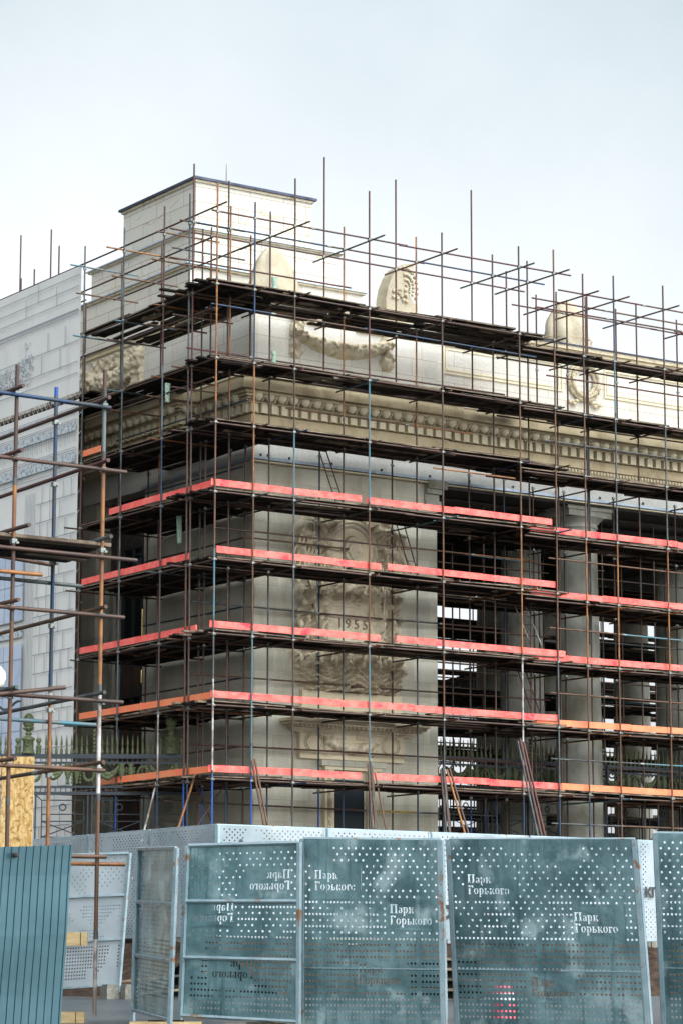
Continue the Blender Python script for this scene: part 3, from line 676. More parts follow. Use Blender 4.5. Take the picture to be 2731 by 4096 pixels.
FRONTC = {0: [(2.2, 'bluepure'), (5.4, 'bluepure'), (8.0, 'paint'), (9.6, 'grey'), (11.6, 'teal'), (15.6, 'rust'), (19.2, 'orange'), (21.96, 'orange')],
          1.25: [(5.4, 'bluepure'), (6.2, 'teal'), (9.4, 'teal'), (13.2, 'rust'), (17, 'orange'), (21.6, 'blue')],
          2.6: [(5.3, 'grey'), (9.3, 'brown'), (13.2, 'grey'), (15.2, 'teal'), (22.52, 'brown')],
          5.18: [(5.4, 'blue'), (7.3, 'teal'), (9.3, 'teal'), (13.3, 'rust'), (16.9, 'teal'), (22.58, 'redbrown')],
          7.8: [(5.2, 'teal'), (7.3, 'grey'), (9.4, 'rust'), (13.3, 'rust'), (21.74, 'brown')],
          10.68: [(5.2, 'blue'), (9.3, 'paint'), (13.3, 'orange'), (17, 'rust'), (21.77, 'brown')],
          12.03: [(5.2, 'blue'), (9.3, 'grey'), (13.3, 'rust'), (21.87, 'rust')]}
for i, x_ in enumerate(OX):
    for r_, y_ in enumerate(ROWS):
        tp = tops.get((x_, r_), 21.6)
        if x_ < .1 and r_ == 2: continue
        if r_ == 2:
            lo = 15.5; s1.pole(x_, y_, .34, lo, lvall, [(5.3, 'bluepure' if i % 2 else 'brown'), (lo, 'brown' if i % 3 else 'blue')])
            s1.pole(x_, 2.35, 17.21, tp, lvall, [(tp, 'redbrown')])
        elif r_ == 0: s1.pole(x_, y_, .34, tp, lvall, FRONTC[x_])
        else: s1.pole(x_, y_, .34, tp, lvall, [(5.3, 'blue'), (10.5, random.choice(['brown', 'grey', 'rust'])), (16, 'brown'), (tp, random.choice(['redbrown', 'brown', 'orange']))])
# long ledgers
def ledgers(S_, z, rows, x0, x1, cols=None, run=6.0):
    for k, y_ in enumerate(rows):
        p = x0
        while p < x1 - .3:
            q = min(x1, p + run * random.uniform(.8, 1.15))
            if x1 - q < 1.2: q = x1
            S_.bar((p - .15, y_ + .05, z + random.uniform(-.02, .02)), (q + .15, y_ + .05, z + random.uniform(-.02, .02)), 'ledger', cols[k] if cols else None); p = q
for z in LV: ledgers(s1, z - .075, ROWS[:2], 0, 12.1, ['brown', 'brown'])
ledgers(s1, 21.15, (0, 1.3, 2.3), 0, 12.6, ['redbrown', 'blue', 'redbrown'], 7)
ledgers(s1, 18.44, (0,), 0, 11.2, ['blue']); ledgers(s1, 20.3, (2.3,), 0, 6, ['redbrown'])
ledgers(s1, 16.55 + .9, (1.3,), 0, 11, ['redbrown'])
for z in (12.4, 10.42, 8.35, 6.4): ledgers(s1, z, (1.3,) if z > 12 else (2.5,), 1.0, 12.1)
s1.bar((2.5, 2.5, 12.42), (6.2, 2.5, 12.40)); s1.bar((6.9, 2.5, 4.72), (11.6, 2.5, 4.73), c='yellow'); s1.bar((0, 2.5, 4.75), (6.8, 2.5, 4.72), c='brown')
s1.bar((3.2, 1.35, 16.1), (9.9, 1.35, 16.1)); s1.bar((7.5, .05, 14.6), (10.5, .05, 14.6), c='orange')
# transoms, sticking out past the uprights
for z in LV:
    for x_ in OX[1:]:
        back = 2.9 if z < 15 else (1.75 if z < 17.5 else 2.9)
        s1.bar((x_ + .05, -random.uniform(.35, .75), z - .11), (x_ + .05, back, z - .11), 'transom')
for x_ in (2.6, 5.18, 7.8, 10.68, 12.03): s1.bar((x_ + .05, -.7, 21.1), (x_ + .05, 3.0, 21.1), 'transom')
# decks
def decks(S_, z, X, y0, y1, skip=(), along='x', gap=.03, notch=True):
    for a, b2 in zip(X[:-1], X[1:]):
        if (a, b2) in skip: continue
        if along == 'x': S_.deck(a, b2, y0, y1, z, 'x', gap=gap)
        else: S_.deck(y0, y1, a, b2, z, 'y', gap=gap)
BX = [0, 2.6, 5.18, 7.8, 10.68, 12.0]
for z in (13.26, 11.37, 9.31, 7.36, 5.34): decks(s1, z, BX, .05, 2.3)
decks(s1, 15.22, BX, .05, 2.3, gap=.05); decks(s1, 17.04, [0, 2.6, 4.2], .05, 1.75, gap=.12); decks(s1, 17.02, [4.6, 7.8, 10.68, 12.0], .05, 1.75, gap=.12)
decks(s1, 19.2, [-.1, 2.4, 4.75], .05, 2.8, gap=.05); decks(s1, 19.15, [5.1, 7.7], .05, 2.8, gap=.05); decks(s1, 19.16, [7.95, 10.68, 11.6], .05, 2.8, gap=.05)
for zt, segs, mt in ((13.51, ((-.1, 4.95), (5.12, 11.9)), 'toe_red'), (11.62, ((.1, 5.62), (5.85, 12.0)), 'toe_red'), (9.56, ((-.1, 5.6), (6.15, 12.35)), 'toe_red'),
                     (7.62, ((-.05, 12.1),), 'toe_red'), (5.61, ((-.1, 4.95), (5.3, 12.15)), 'toe_red')):
    for a, b2 in segs: s1.toe((a, .06), (b2, .06), zt, mt)
s1.ladder((4.72, 1.9, 15.1), (5.3, 1.7, 13.3), (.26, 0, 0)); s1.ladder((7.5, 1.9, 13.15), (7.95, 1.7, 11.4), (.28, 0, 0))
s1.ladder((11.58, 1.6, 11.2), (12.35, 1.4, 9.4), (.42, 0, 0), 'paint'); s1.ladder((11.7, 1.6, 9.2), (12.3, 1.4, 7.4), (.3, 0, 0), 'redbrown')

# left flank
s2 = Scaffold('side_scaffold', 'rusty pipe scaffold along the shaded left side of the gateway beside the printed net', (0, 1.5, .34))
OY = [1.5, 2.92, 5.25, 7.65]
SIDEC = {1.5: [(5.3, 'bluepure'), (9.3, 'brown'), (15, 'rust'), (22.0, 'grey')], 2.92: [(5.3, 'blue'), (7.3, 'paint'), (13, 'brown'), (15.4, 'blue'), (17.3, 'teal'), (21.96, 'brown')],
         5.25: [(5.3, 'bluepure'), (6.5, 'rust'), (13, 'grey'), (21.86, 'grey')], 7.65: [(8, 'rust'), (15, 'brown'), (21.83, 'grey')]}
for y_ in OY:
    s2.pole(0, y_, .34, {1.5: 22.0, 2.92: 21.96, 5.25: 21.86, 7.65: 21.83}[y_], lvall, SIDEC[y_])
    s2.pole(1.3, y_, .34 if y_ > 2 else 17, 21.5 if y_ > 1.6 else 22.6, lvall)
    if y_ > 2: s2.pole(2.56, y_ + .4, .34, 15.4, lvall)
s2.pole(1.3, 9.9, 10, 20.7, lvall, [(20.7, 'redbrown')])
def ledg_y(S_, z, cols, y0, y1, c=None):
    for x_ in cols: S_.bar((x_ + .05, y0, z + random.uniform(-.02, .02)), (x_ + .05, y1, z + random.uniform(-.02, .02)), 'ledger', c)
for z in LV: ledg_y(s2, z - .075, (0, 1.3), .1, 7.8, 'brown')
ledg_y(s2, 21.3, (0,), -.4, 8.0, 'brown'); ledg_y(s2, 20.45, (0, 1.3), .3, 8.2, 'redbrown'); ledg_y(s2, 18.4, (0,), .2, 7.9, 'brown'); ledg_y(s2, 16.4, (0,), .2, 7.9, 'brown'); ledg_y(s2, 16.0, (1.3,), .5, 7.9, 'grey')
for z in (14.5, 12.4, 10.42, 8.35, 6.4): ledg_y(s2, z, (2.5,), 2.6, 8.2, random.choice(['brown', 'blue', 'rust']))
for z in LV + [21.3, 20.45]:
    for y_ in OY: s2.bar((-random.uniform(.15, .6), y_ + .05, z - .11), (1.9 if z > 15 else 2.9, y_ + .05, z - .11), 'transom')
for y_ in OY[:3]:
    for z in (18.4, 16.3): s2.bar((-.5, y_ + .05, z), (1.5, y_ + .05, z), 'transom')
for z in (13.26, 11.37, 9.31, 7.36, 5.34): decks(s2, z, [2.4, 5.25, 7.8], .05, 3.05, along='y')
decks(s2, 15.22, [2.0, 5.25, 7.8], .05, 3.0, along='y', gap=.05); decks(s2, 17.0, [1.9, 5.0, 7.8], .05, 1.75, along='y', gap=.15); decks(s2, 19.18, [2.1, 3.8, 5.3, 7.7], .05, 2.6, along='y', gap=.08)
for zt, a, b2, mt in ((13.5, .1, 6.0, 'toe_red'), (11.6, 1.45, 7.6, 'toe_red'), (9.54, 1.0, 7.75, 'toe_red'), (7.6, .05, 7.6, 'toe_orange'), (5.6, .0, 6.5, 'toe_orange'), (15.5, 6.6, 7.7, 'toe_orange')): s2.toe((.06, a), (.06, b2), zt, mt)

# right part in front of the colonnade, its decks a little lower
s3 = Scaffold('colonnade_scaffold', 'rusty pipe scaffold with orange and red toe boards in front of the columns', (16, 0, .34))
OX3 = [13.17, 14.4, 16.42, 19.0, 21.6]
LV3 = [18.68, 16.85, 14.95, 13.0, 11.08, 9.14, 7.2, 5.3]
for x_ in OX3:
    tp = {13.17: 21.28, 14.4: 21.4, 16.42: 21.38}.get(x_, 21.3)
    s3.pole(x_, 0, .34, tp, LV3, [(5.2, 'blue' if x_ == 13.17 else 'rust'), (9.1, 'rust'), (13, random.choice(['orange', 'rust'])), (17, 'grey' if x_ > 13.5 else 'rust'), (19, 'teal' if x_ == 14.4 else 'brown'), (tp, 'blue' if x_ == 14.4 else 'redbrown')])
    s3.pole(x_, 1.3, .34, tp - .3, LV3, [(5.2, 'brown'), (12, 'brown'), (tp - .3, 'brown')])
    s3.pole(x_, 2.56, .34, 15.0, LV3, [(15, 'brown')]); s3.pole(x_, 2.3, 17.34, 21.1, LV3, [(21.1, 'redbrown')])
s3.pole(14.34, 1.3, 10, 20.99, LV3)
for z in LV3: ledgers(s3, z - .075, ROWS[:2], 11.0, 22, ['brown', 'brown'])
ledgers(s3, 20.65, (0, 1.3, 2.3), 12.4, 22, ['redbrown', 'redbrown', 'redbrown'], 7); ledgers(s3, 20.0, (0,), 11.5, 22, ['redbrown'])
ledgers(s3, 17.9, (0,), 11.9, 22, ['redbrown']); ledgers(s3, 15.9, (0,), 11.8, 22, ['grey'])
for z in (12.3, 10.2, 8.25, 6.3, 4.4): ledgers(s3, z, (0.0,), 11.9, 22, ['rust' if z > 7 else 'grey'])
for z in LV3:
    for x_ in OX3: s3.bar((x_ + .05, -random.uniform(.3, .8), z - .11), (x_ + .05, 2.9 if z < 15 else 1.75, z - .11), 'transom')
for x_ in OX3: s3.bar((x_ + .05, -.7, 20.6), (x_ + .05, 3.0, 20.6), 'transom')
B3 = [11.0, 13.17, 16.42, 19.0, 21.8]
for z in (13.05, 11.12, 9.18, 7.24, 5.34): decks(s3, z, B3, .05, 2.3)
decks(s3, 14.98, B3, .05, 1.9, gap=.06); decks(s3, 16.9, B3, .05, 1.4, gap=.08); decks(s3, 18.74, [11.0, 14.0, 16.42, 19, 21.8], .05, 1.25, gap=.04)
for zt, mt in ((13.28, 'toe_red'), (11.35, 'toe_red'), (9.42, 'toe_red'), (7.48, 'toe_orange'), (5.58, 'toe_orange')): s3.toe((11.1 if zt > 7 else 12.2, .12), (22, .12), zt, mt)

# scaffold inside and behind the colonnade
s4 = Scaffold('inner_scaffold', 'dark scaffold of close decks standing in the shade behind the columns', (17, 14, .34))
for x_ in [10.6 + 2.1 * k for k in range(12)]:
    for y_ in (18.95, 20.2): s4.pole(x_ + (.3 if y_ > 19 else 0), y_, .34, 16.5, (), [(8, 'brown'), (16.5, 'grey')])
for k in range(14):
    z = 2.2 + k * .98
    ledgers(s4, z, (18.9, 20.15), 10, 34, ['brown', 'brown'], 9)
    for a in (10, 14.2, 18.4, 22.6, 26.8, 31):
        if (k + int(a)) % 5 != 2: s4.deck(a, a + 4.1, 18.95, 21.6 if k % 2 else 20.3, z + .05, 'x', gap=.10, wd=.36)
    if k % 2: s4.toe((10, 18.9), (34, 18.9), z + .3, 'board_dark', .22)
    else: ledgers(s4, z + .5, (19.0,), 10, 34, ['brown'], 9)
for k in range(5): s4.bar((14 + 3.6 * k, 20.2, 2 + 2 * k), (15.6 + 3.6 * k, 20.2, 4.2 + 2 * k), 'brace')
s5 = Scaffold('passage_scaffold', 'shaded scaffold tower between the two inner rows of columns', (14, 10, .34))
for x_ in (10.8, 13.2, 15.6, 18.2, 20.8, 23.4):
    for y_ in (8.4, 10.6): s5.pole(x_, y_, .34, 14.4, (), [(6, 'blue'), (14.4, 'brown')])
for k, z in enumerate((5.2, 7.2, 9.2, 11.2, 13.0)):
    for y_ in (8.4, 10.6): s5.bar((10.4, y_, z), (23.8, y_, z), c='blue' if k == 3 else None)
    for x_ in (10.8, 13.2, 15.6, 18.2, 20.8): s5.bar((x_, 8.0, z - .06), (x_, 11.0, z - .06), 'transom')
    for a in (9.9, 13.6, 17.3, 21, 24.7): s5.deck(a, a + 3.6, 8.0, 12.6, z + .08, 'x', gap=.06, wd=.4)

for z in (13.6, 11.6, 9.55, 7.55, 5.5):
    for a, b2 in ((9.95, 12.3), (12.5, 14.9), (16.9, 19.2), (19.4, 21.5), (23.4, 26)):
        if (int(a * 7 + z)) % 6 == 1: continue
        s5.deck(a, b2, 4.0, 5.9, z, 'x', over=.5, gap=.05, wd=.24)
    for y_ in (4.1, 5.75): s5.bar((9.9, y_, z - .07), (15, y_, z - .07), 'ledger', 'brown'); s5.bar((16.8, y_, z - .07), (25, y_, z - .07), 'ledger', 'brown')
    s5.bar((9.9, 4.1, z + 1.0), (15, 4.1, z + 1.0), 'ledger'); s5.bar((16.8, 4.1, z + 1.0), (25, 4.1, z + 1.0), 'ledger')
for x_ in (10.2, 12.4, 14.6, 17.2, 19.4, 21.3):
    for y_ in (4.1, 5.75): s5.pole(x_, y_, .34, 14.5, (), [(5, 'blue' if y_ < 5 else 'brown'), (14.5, 'brown')])
s5.bar((11.6, 4.0, 12.9), (17.2, 4.0, 12.85), 'ledger', 'teal'); s5.bar((10.4, 5.6, .4), (11.8, 5.6, 5.2), 'brace', 'teal'); s5.bar((12.6, 5.6, .4), (10.8, 5.6, 5.2), 'brace', 'blue')

# ------------------------------------------------------------------ leaning tubes
def lean(name, label, a, b, c, n=1, cs=None, r=.025):
    a, b = Vector(a), Vector(b); root = thing(name, label, 'pipe bundle' if n > 1 else 'pipe', tuple(b), 'loose tubes leaning on the scaffold')
    for k in range(n):
        mb = MB(); off = Vector((.065 * k, -.03 * (k % 2), .06 * math.sin(k * 2))); mb.tube(a + off, b + off * 1.5 * Vector((1, 1, 0)).length / 1.414, r, 'pipe_' + (cs[k] if cs else c), 7); mb.build('tube', root)
lean('leaning_pipes', 'bundle of grey and red tubes leaning against the scaffold near the column', (10.4, -.1, 6.75), (10.3, -2.3, .36), 'grey', 4, ['grey', 'brown', 'redbrown', 'redbrown'], .035)
lean('leaning_pipes', 'three tubes leaning close together left of the pylon edge', (7.6, -.1, 5.8), (7.1, -1.5, .36), 'teal', 3, ['brown', 'grey', 'rust'], .03)
lean('leaning_pipes', 'pair of rusty tubes splayed at the pylon edge', (7.78, -.15, 5.8), (8.1, -2.2, .36), 'rust', 2, ['orange', 'brown'], .032)
lean('leaning_pipes', 'upright bundle of rust brown tubes beside the doorway', (5.05, -.12, 5.85), (4.8, -1.1, .36), 'rust', 3, ['rust', 'grey', 'rust'], .03)
lean('leaning_pipe', 'single rust tube slanting right of the doorway', (5.3, -.1, 5.6), (5.35, -1.8, .36), 'rust')
lean('leaning_pipes', 'two brown tubes leaning at the corner of the pylon', (1.2, -.12, 5.75), (1.2, -2.0, .36), 'rust', 2, ['rust', 'rust'], .032)
lean('leaning_pipe', 'orange rust tube slanting down left of the corner pole', (.02, .9, 5.4), (-1.9, .7, .36), 'orange', r=.032)
lean('leaning_pipe', 'pale brown tube slanting under the left lowest deck', (.02, 3.0, 5.3), (-1.4, 2.9, .36), 'paint', r=.03)
lean('leaning_pipe', 'thin brown brace slanting right under the corner deck', (1.3, 1.3, 5.3), (-.9, 1.3, 2.4), 'brown')
lean('leaning_pipe', 'brown brace slanting to the right behind the corner', (1.0, 2.4, 5.2), (2.8, 2.4, 1.5), 'brown')

# ------------------------------------------------------------------ scaffold with printed net at the far left
nt_ = thing('printed_facade_net', 'pale net printed with blocks and windows covering the far left of the gateway', 'scaffold net', (0, 14, .34))
Y0N, Y1N = 7.78, 30.0
def sheet(z0, z1, ny=60, nz2=24):
    vs = []
    for j in range(nz2 + 1):
        for i in range(ny + 1):
            y = Y0N + (Y1N - Y0N) * i / ny; z = z0 + (z1 - z0) * j / nz2
            ed = min(1, (y - Y0N) / 1.0) * min(1, (z - z0) / .6 + .15) * min(1, (z1 - z) / .6 + .15)
            vs.append((-.04 + .05 * ed * (noise.noise((y * .5, z * .35, 2)) + .5 * noise.noise(((y + z) * 1.3, 0, z * .2))), y, z))
    return vs, [(j * (ny + 1) + i, (j + 1) * (ny + 1) + i, (j + 1) * (ny + 1) + i + 1, j * (ny + 1) + i + 1) for j in range(nz2) for i in range(ny)]
b = MB(); v_, f_ = sheet(17.34, 21.26, 60, 14); b.add(v_, f_, 'net_print', True); up = b.build('upper_net', nt_)
b = MB(); v_, f_ = sheet(.4, 17.1, 60, 40); b.add(v_, f_, 'net_print', True); lo_ = b.build('lower_net', nt_)
def pr(mb, y0, y1, z0, z1, mt='net_line', d=0): mb.box(-.115 - d, y0, z0, -.112 - d, y1, z1, mt)
b = MB()                                                   # printed masonry joints
rz = 2.0; k = 0
while rz < 14.6:
    pr(b, Y0N, 10.3, rz, rz + .026); 
    yy = Y0N + .25 + .35 * (k % 3)
    while yy < 10.3: pr(b, yy, yy + .028, rz, rz + (.55 if k % 2 else .6)); yy += random.choice((.5, .62, .85, .5))
    rz += .58; k += 1
for zz in (15.0, 15.12, 15.55, 15.62, 16.05, 16.42, 16.48, 16.85): pr(b, Y0N, 24, zz, zz + .02)
for q in range(8): pr(b, 10.35 + q * .09, 10.36 + q * .09 + .006, 2, 14.6)
for wz in (14.75, 14.85): pr(b, Y0N, 24, wz, wz + .014)
i_ = Y0N + .1
while i_ < 20:
    pr(b, i_, i_ + .15, 16.10, 16.12); pr(b, i_, i_ + .018, 15.78, 16.1); pr(b, i_ + .14, i_ + .155, 15.84, 16.1); i_ += .3
sub(b, 'printed_lines', lo_)
b = MB()
for (z0, z1) in ((15.2, 15.5), (16.15, 16.4), (16.72, 16.82)): pr(b, Y0N + .05, 20, z0, z1, 'net_ink', .004)
pr(b, 11.0, 20, 10.2, 10.55, 'net_ink', .004)
sub(b, 'printed_ornament', lo_)
b = MB()
for z0, z1 in ((10.7, 12.9), (4.0, 10.0)):
    pr(b, 11.0, 13.4, z0, z1, 'net_window', .002)
    for yy in (11.0, 11.6, 12.2, 12.8, 13.4): pr(b, yy, yy + .03, z0, z1, 'net_line', .006)
    for q in range(int((z1 - z0) / 1.1) + 1): pr(b, 11.0, 13.4, z0 + q * 1.1, z0 + q * 1.1 + .03, 'net_line', .006)
sub(b, 'printed_window', lo_)
b = MB()
for zz, dz in ((17.9, 0), (18.25, 0), (18.9, 0), (19.75, .0), (19.85, 0), (20.25, 0), (20.6, 0), (20.95, 0)): pr(b, Y0N, 24, zz, zz + (.06 if zz in (19.85,) else .024))
for zz, y0 in ((18.25, 8.9), (18.9, 9.7), (18.9, 8.6), (18.25, 10.1), (20.25, 9.2), (20.6, 10.4), (20.25, 11.2)): pr(b, y0, y0 + .026, zz, zz + .62)
sub(b, 'printed_lines', up)
b = MB()
for k in range(260):
    y = random.uniform(10.7, 15); z = 18.45 + .35 * ((y - 13) / 2.3) ** 2 + random.uniform(-.28, .3)
    if y < 11.3 and random.random() < .6: z = random.uniform(18.1, 19.6)
    a = random.uniform(0, 6.28); r0 = random.uniform(.05, .13); P = [(-.118, y + r0 * (1 - q * .12) * math.cos(a + q), z + r0 * (1 - q * .12) * math.sin(a + q)) for q in range(5)]
    b.path(P, random.uniform(.006, .014), 'net_ink', 4)
sub(b, 'printed_garland', up)
b = MB()                                                   # lacing cord along the net's edges
for k in range(60):
    y = Y0N + k * .28; b.path([(-.06, y, 17.34), (-.03, y + .12, 17.1), (-.06, y + .28, 17.34)], .0035, 'net_print', 3)
for k in range(34):
    z = 1 + k * .6; b.tube((-.05, Y0N, z), (.02, 7.65, z + .16), .007, 'net_print', 3)
b.build('lacing', nt_)
sb = Scaffold('net_scaffold', 'scaffold poles rising behind the printed net at the far left', (.6, 14, .34))
for x_, y_, tp in ((2.6, 16.9, 24.69), (2.6, 14.73, 24.39), (.05, 11.9, 21.74), (1.3, 13.4, 22.55), (1.3, 11.74, 22.96), (.05, 9.8, 21.0), (.05, 14.4, 21.1)): sb.pole(x_, y_, .34, tp, (21.2,), [(12, 'brown'), (tp, 'brown')])
sb.bar((.02, 7.7, 21.3), (.02, 24, 21.3), c='brown'); sb.bar((.05, 7.7, 17.2), (.05, 24, 17.2), c='brown'); sb.bar((1.3, 9.9, 20.8), (1.3, 20, 20.8), c='brown')
sb.deck(.1, 3.0, 7.9, 15.9, 17.15, 'y', wd=.3, gap=0); sb.deck(.1, 3.0, 16, 24, 17.15, 'y', wd=.3, gap=0); sb.deck(.3, 3.0, 7.9, 24, 17.4, 'y', wd=.3, gap=0)
s2.pole(1.3, 3.45, 17.0, 23.6, (), [(23.6, 'brown')])

# lightning rod on tower roof
r_ = MB(); r_.tube((6.6, 10.2, 24.8), (6.6, 10.2, 26.2), .03, 'pipe_redbrown', 6, .008); r_.box(6.5, 10.1, 24.8, 6.7, 10.3, 24.84, 'roof_metal')
tag(r_.build('lightning_rod'), 'thin dark rod rising from the flat roof of the attic tower', 'rod')

# ------------------------------------------------------------------ scraps of green net
def scrap(label, c, h, s):
    mb = MB(); n = 12; vs = []
    for k in range(8):
        q = k / 7
        for i in range(n):
            a = 2 * math.pi * i / n; rr = (.07 + .05 * noise.noise((i * .8, k * .7, s))) * (1.1 - .4 * q) + .015
            vs.append((c[0] + rr * math.cos(a), c[1] + rr * .6 * math.sin(a), c[2] - h * q))
    mb.add(vs, [(k * n + i, k * n + (i + 1) % n, (k + 1) * n + (i + 1) % n, (k + 1) * n + i) for k in range(7) for i in range(n)], 'net_green', True)
    tag(mb.build('net_scrap'), label, 'net scrap', 'green net scraps tied to the scaffold')
scrap('green net scrap tied above the top deck near the corner', (2.75, 1.3, 19.9), .55, 1)
scrap('green net scrap hanging above the middle deck beside a pole', (2.75, 1.3, 17.7), .4, 2)
scrap('green net scrap hanging in front of the left egg moulding', (.1, 2.8, 16.7), .55, 3)
scrap('green net scrap hanging under the highest red boarded deck at left', (1.2, 3.9, 13.1), .8, 4)

# ------------------------------------------------------------------ ornamental iron fences
def spike(mb, c, h):
    mb.lathe(c, [(.030, 0), (.042, .04 * h), (.042, .22 * h), (.028, .26 * h), (.034, .30 * h), (.024, .33 * h), (.016, .44 * h), (.038, .50 * h), (.004, h)], 'iron_olive', 8)
def urn(mb, c, h, s=1):
    mb.lathe(c, [(.02, 0), (.10 * s, .02 * h), (.05 * s, .14 * h), (.07 * s, .25 * h), (.15 * s, .5 * h), (.17 * s, .72 * h), (.10 * s, .84 * h), (.15 * s, .95 * h), (.14 * s, h)], 'iron_olive', 12)
def pinecone(mb, c, h):
    mb.lathe(c, [(.02, 0), (.10, .02 * h), (.138, .18 * h), (.148, .4 * h), (.13, .6 * h), (.085, .82 * h), (.02, h)], 'iron_olive', 16)
    for k in range(9):
        P = []
        for q in range(9):
            t = q / 8; rr = .145 * (math.sin(math.pi * (.12 + .86 * t) ** 1.0)) ** .6 + .012
            a = 2 * math.pi * k / 9 + t * 2.4; P.append((c[0] + rr * math.cos(a), c[1] + rr * math.sin(a), c[2] + h * (.04 + .92 * t)))
        mb.path(P, .014, 'iron_olive', 4)
def finial_block(root, c):
    mb = MB(); x, y, z = c
    mb.lathe(c, [(.19, 0), (.205, .02), (.165, .06), (.155, .10), (.150, .38), (.20, .41), (.175, .46), (.08, .51), (.065, .54), (.105, .57), (.10, .60), (.06, .63), (.075, .66), (.13, .69), (.14, .74), (.12, .77)], 'iron_olive', 18)
    for k in range(8): a = 2 * math.pi * k / 8; mb.blob((x + .14 * math.cos(a), y + .14 * math.sin(a), z + .74), .035, 'iron_olive', 6)
    for k in range(5): a = 2 * math.pi * k / 5; mb.blob((x + -.15 * FW.x + .05 * math.cos(a) * RT.x, y - .15 * FW.y + .05 * math.cos(a) * RT.y, z + .3 + .07 * math.sin(a)), .035, 'iron_olive', 6)
    pinecone(mb, (x, y, z + .74), .44); return mb.build('finial', root)
def iron_fence(root, P0, d, L_, z, marks, zbot=.34, pitch=.146, garland=(.27, .86)):
    """z = top of the rail; marks = list of (s, kind)"""
    P0 = Vector(P0); d = Vector(d).normalized(); nn = Vector((-d.y, d.x, 0))
    def at(s, zz, o=0): p = P0 + d * s + nn * o; return (p.x, p.y, zz)
    def bar_(mb, s0, s1, z0, z1, th=.03, mt='iron_black'):
        c = Vector(at((s0 + s1) / 2, (z0 + z1) / 2)); mb.obox(c, d * ((s1 - s0) / 2), nn * th, (0, 0, (z1 - z0) / 2), mt)
    for za, zb, th in ((z - .13, z, .06), (z - .28, z - .22, .04), (z - .97, z - .91, .05), (z - 1.17, z - 1.08, .05), (zbot + .1, zbot + .2, .05)):
        r = MB(); bar_(r, 0, L_, za, zb, th); r.build('rail', root)
    pk = MB(); s = pitch / 2
    while s < L_: bar_(pk, s - .012, s + .012, z - .24, z - .1, .012); bar_(pk, s - .012, s + .012, z - 1.1, z - .95, .012); s += pitch
    pk.build('picket_bars', root)
    s = pitch / 2
    while s < L_:
        if all(abs(s - q[0]) > q[2] for q in marks): sp_ = MB(); spike(sp_, at(s, z), .55); sp_.build('spear_point', root)
        s += pitch
    for q in marks:
        if q[1] == 'finial':
            finial_block(root, at(q[0], z))
            for k in (-1, 1):
                sd2 = MB(); sd2.lathe(at(q[0] + k * .30, z), [(.065, 0), (.075, .03), (.065, .16), (.085, .19), (.075, .23), (.035, .27), (.045, .29), (.035, .31), (.06, .34), (.08, .39), (.06, .45), (.01, .47)], 'iron_olive', 12); sd2.build('side_finial', root)
        elif q[1] == 'balls':
            bl = MB(); 
            for k in range(6): bl.blob(at(q[0], z + .08 + k * .115), .05, 'iron_olive', 8)
            bl.build('ball_finial', root)
        elif q[1] == 'leaf':
            lf = MB(); lf.tube(at(q[0], z), at(q[0], z + .62), .03, 'iron_olive', 6, .005)
            for k in range(6):
                for e_ in (-1, 1): lf.tube(at(q[0], z + .1 + k * .085), at(q[0] + e_ * (.11 - .012 * k), z + .19 + k * .085), .02, 'iron_olive', 5, .006)
            lf.build('leaf_finial', root)
    ga = MB(); p = 0.06; period = 1.55                        # garlands, wreaths and urns between the rails
    gt, gb = z - garland[0], z - garland[1]; rng = random.Random(3)
    while p < L_ - .3:
        for k in range(16):                                  # wreath
            a = 2 * math.pi * k / 16; ga.blob(at(p + .2 + .15 * math.cos(a), (gt + gb) / 2 + .2 * math.sin(a), -.03), .055, 'iron_olive', 6)
        for k in range(34):                                  # swag
            t_ = k / 33; ss = p + .42 + t_ * .62; zz = gt - .1 - .26 * (1 - (2 * t_ - 1) ** 2); wd_ = .05 + .055 * (1 - abs(2 * t_ - 1))
            for e_ in range(2): ga.blob(at(ss, zz + (e_ - .5) * wd_, -.04 * rng.random()), wd_ * .75, 'iron_olive', 6)
        for k in range(4): ga.blob(at(p + .5 + .14 * k, gt - .02, 0), .045, 'iron_olive', 6)
        for uu in (1.14, 1.40): urn(ga, at(p + uu, gb, 0), gt - gb, .62)
        for uu in (1.27, 1.5): 
            for k in range(5): ga.blob(at(p + uu, gb + .05 + .1 * k, 0), .05, 'iron_olive', 6, (.8, .8, 1))
        p += period
    ga.build('garland_band', root)
    lw = MB(); p = .1                                         # openwork below
    def ln(s0, z0, s1, z1, r0=.017): lw.tube(at(s0, z0), at(s1, z1), r0, 'iron_black', 5)
    zt = z - 1.17
    while p < L_ - .2:
        for q in (0, .12): bar_(lw, p + q - .02, p + q + .02, zbot, zt, .03)
        a0, a1 = p + .3, min(p + 1.5, L_)
        for q in (a0, a1): ln(q, zbot + .2, q, zt - .15)
        for zz in (zt - .15, zt - .55, zt - .75, zt - 1.2, zt - 1.4): ln(a0, zz, a1, zz)
        m_ = (a0 + a1) / 2
        ln(p + .12, zt, a0, zt - .15); ln(a0, zt - .75, m_, zt - .98); ln(m_, zt - .98, a1, zt - .75); ln(a0, zt - 1.2, m_, zt - .98); ln(m_, zt - .98, a1, zt - 1.2)
        for rr, zc in ((.09, zt - .35), (.45, zt - 1.95), (.33, zt - 1.95)):
            for k in range(16): ln(m_ + rr * math.cos(2 * math.pi * k / 16), zc + rr * math.sin(2 * math.pi * k / 16), m_ + rr * math.cos(2 * math.pi * (k + 1) / 16), zc + rr * math.sin(2 * math.pi * (k + 1) / 16), .02)
        for k in range(26): ga_a = rng.random() * 6.28; ga_r = rng.random() ** .5 * .24; lw.blob(at(m_ + ga_r * math.cos(ga_a), zt - 1.95 + ga_r * math.sin(ga_a)), .05, 'iron_olive', 5)
        p += 1.62
    lw.build('openwork_panel', root)
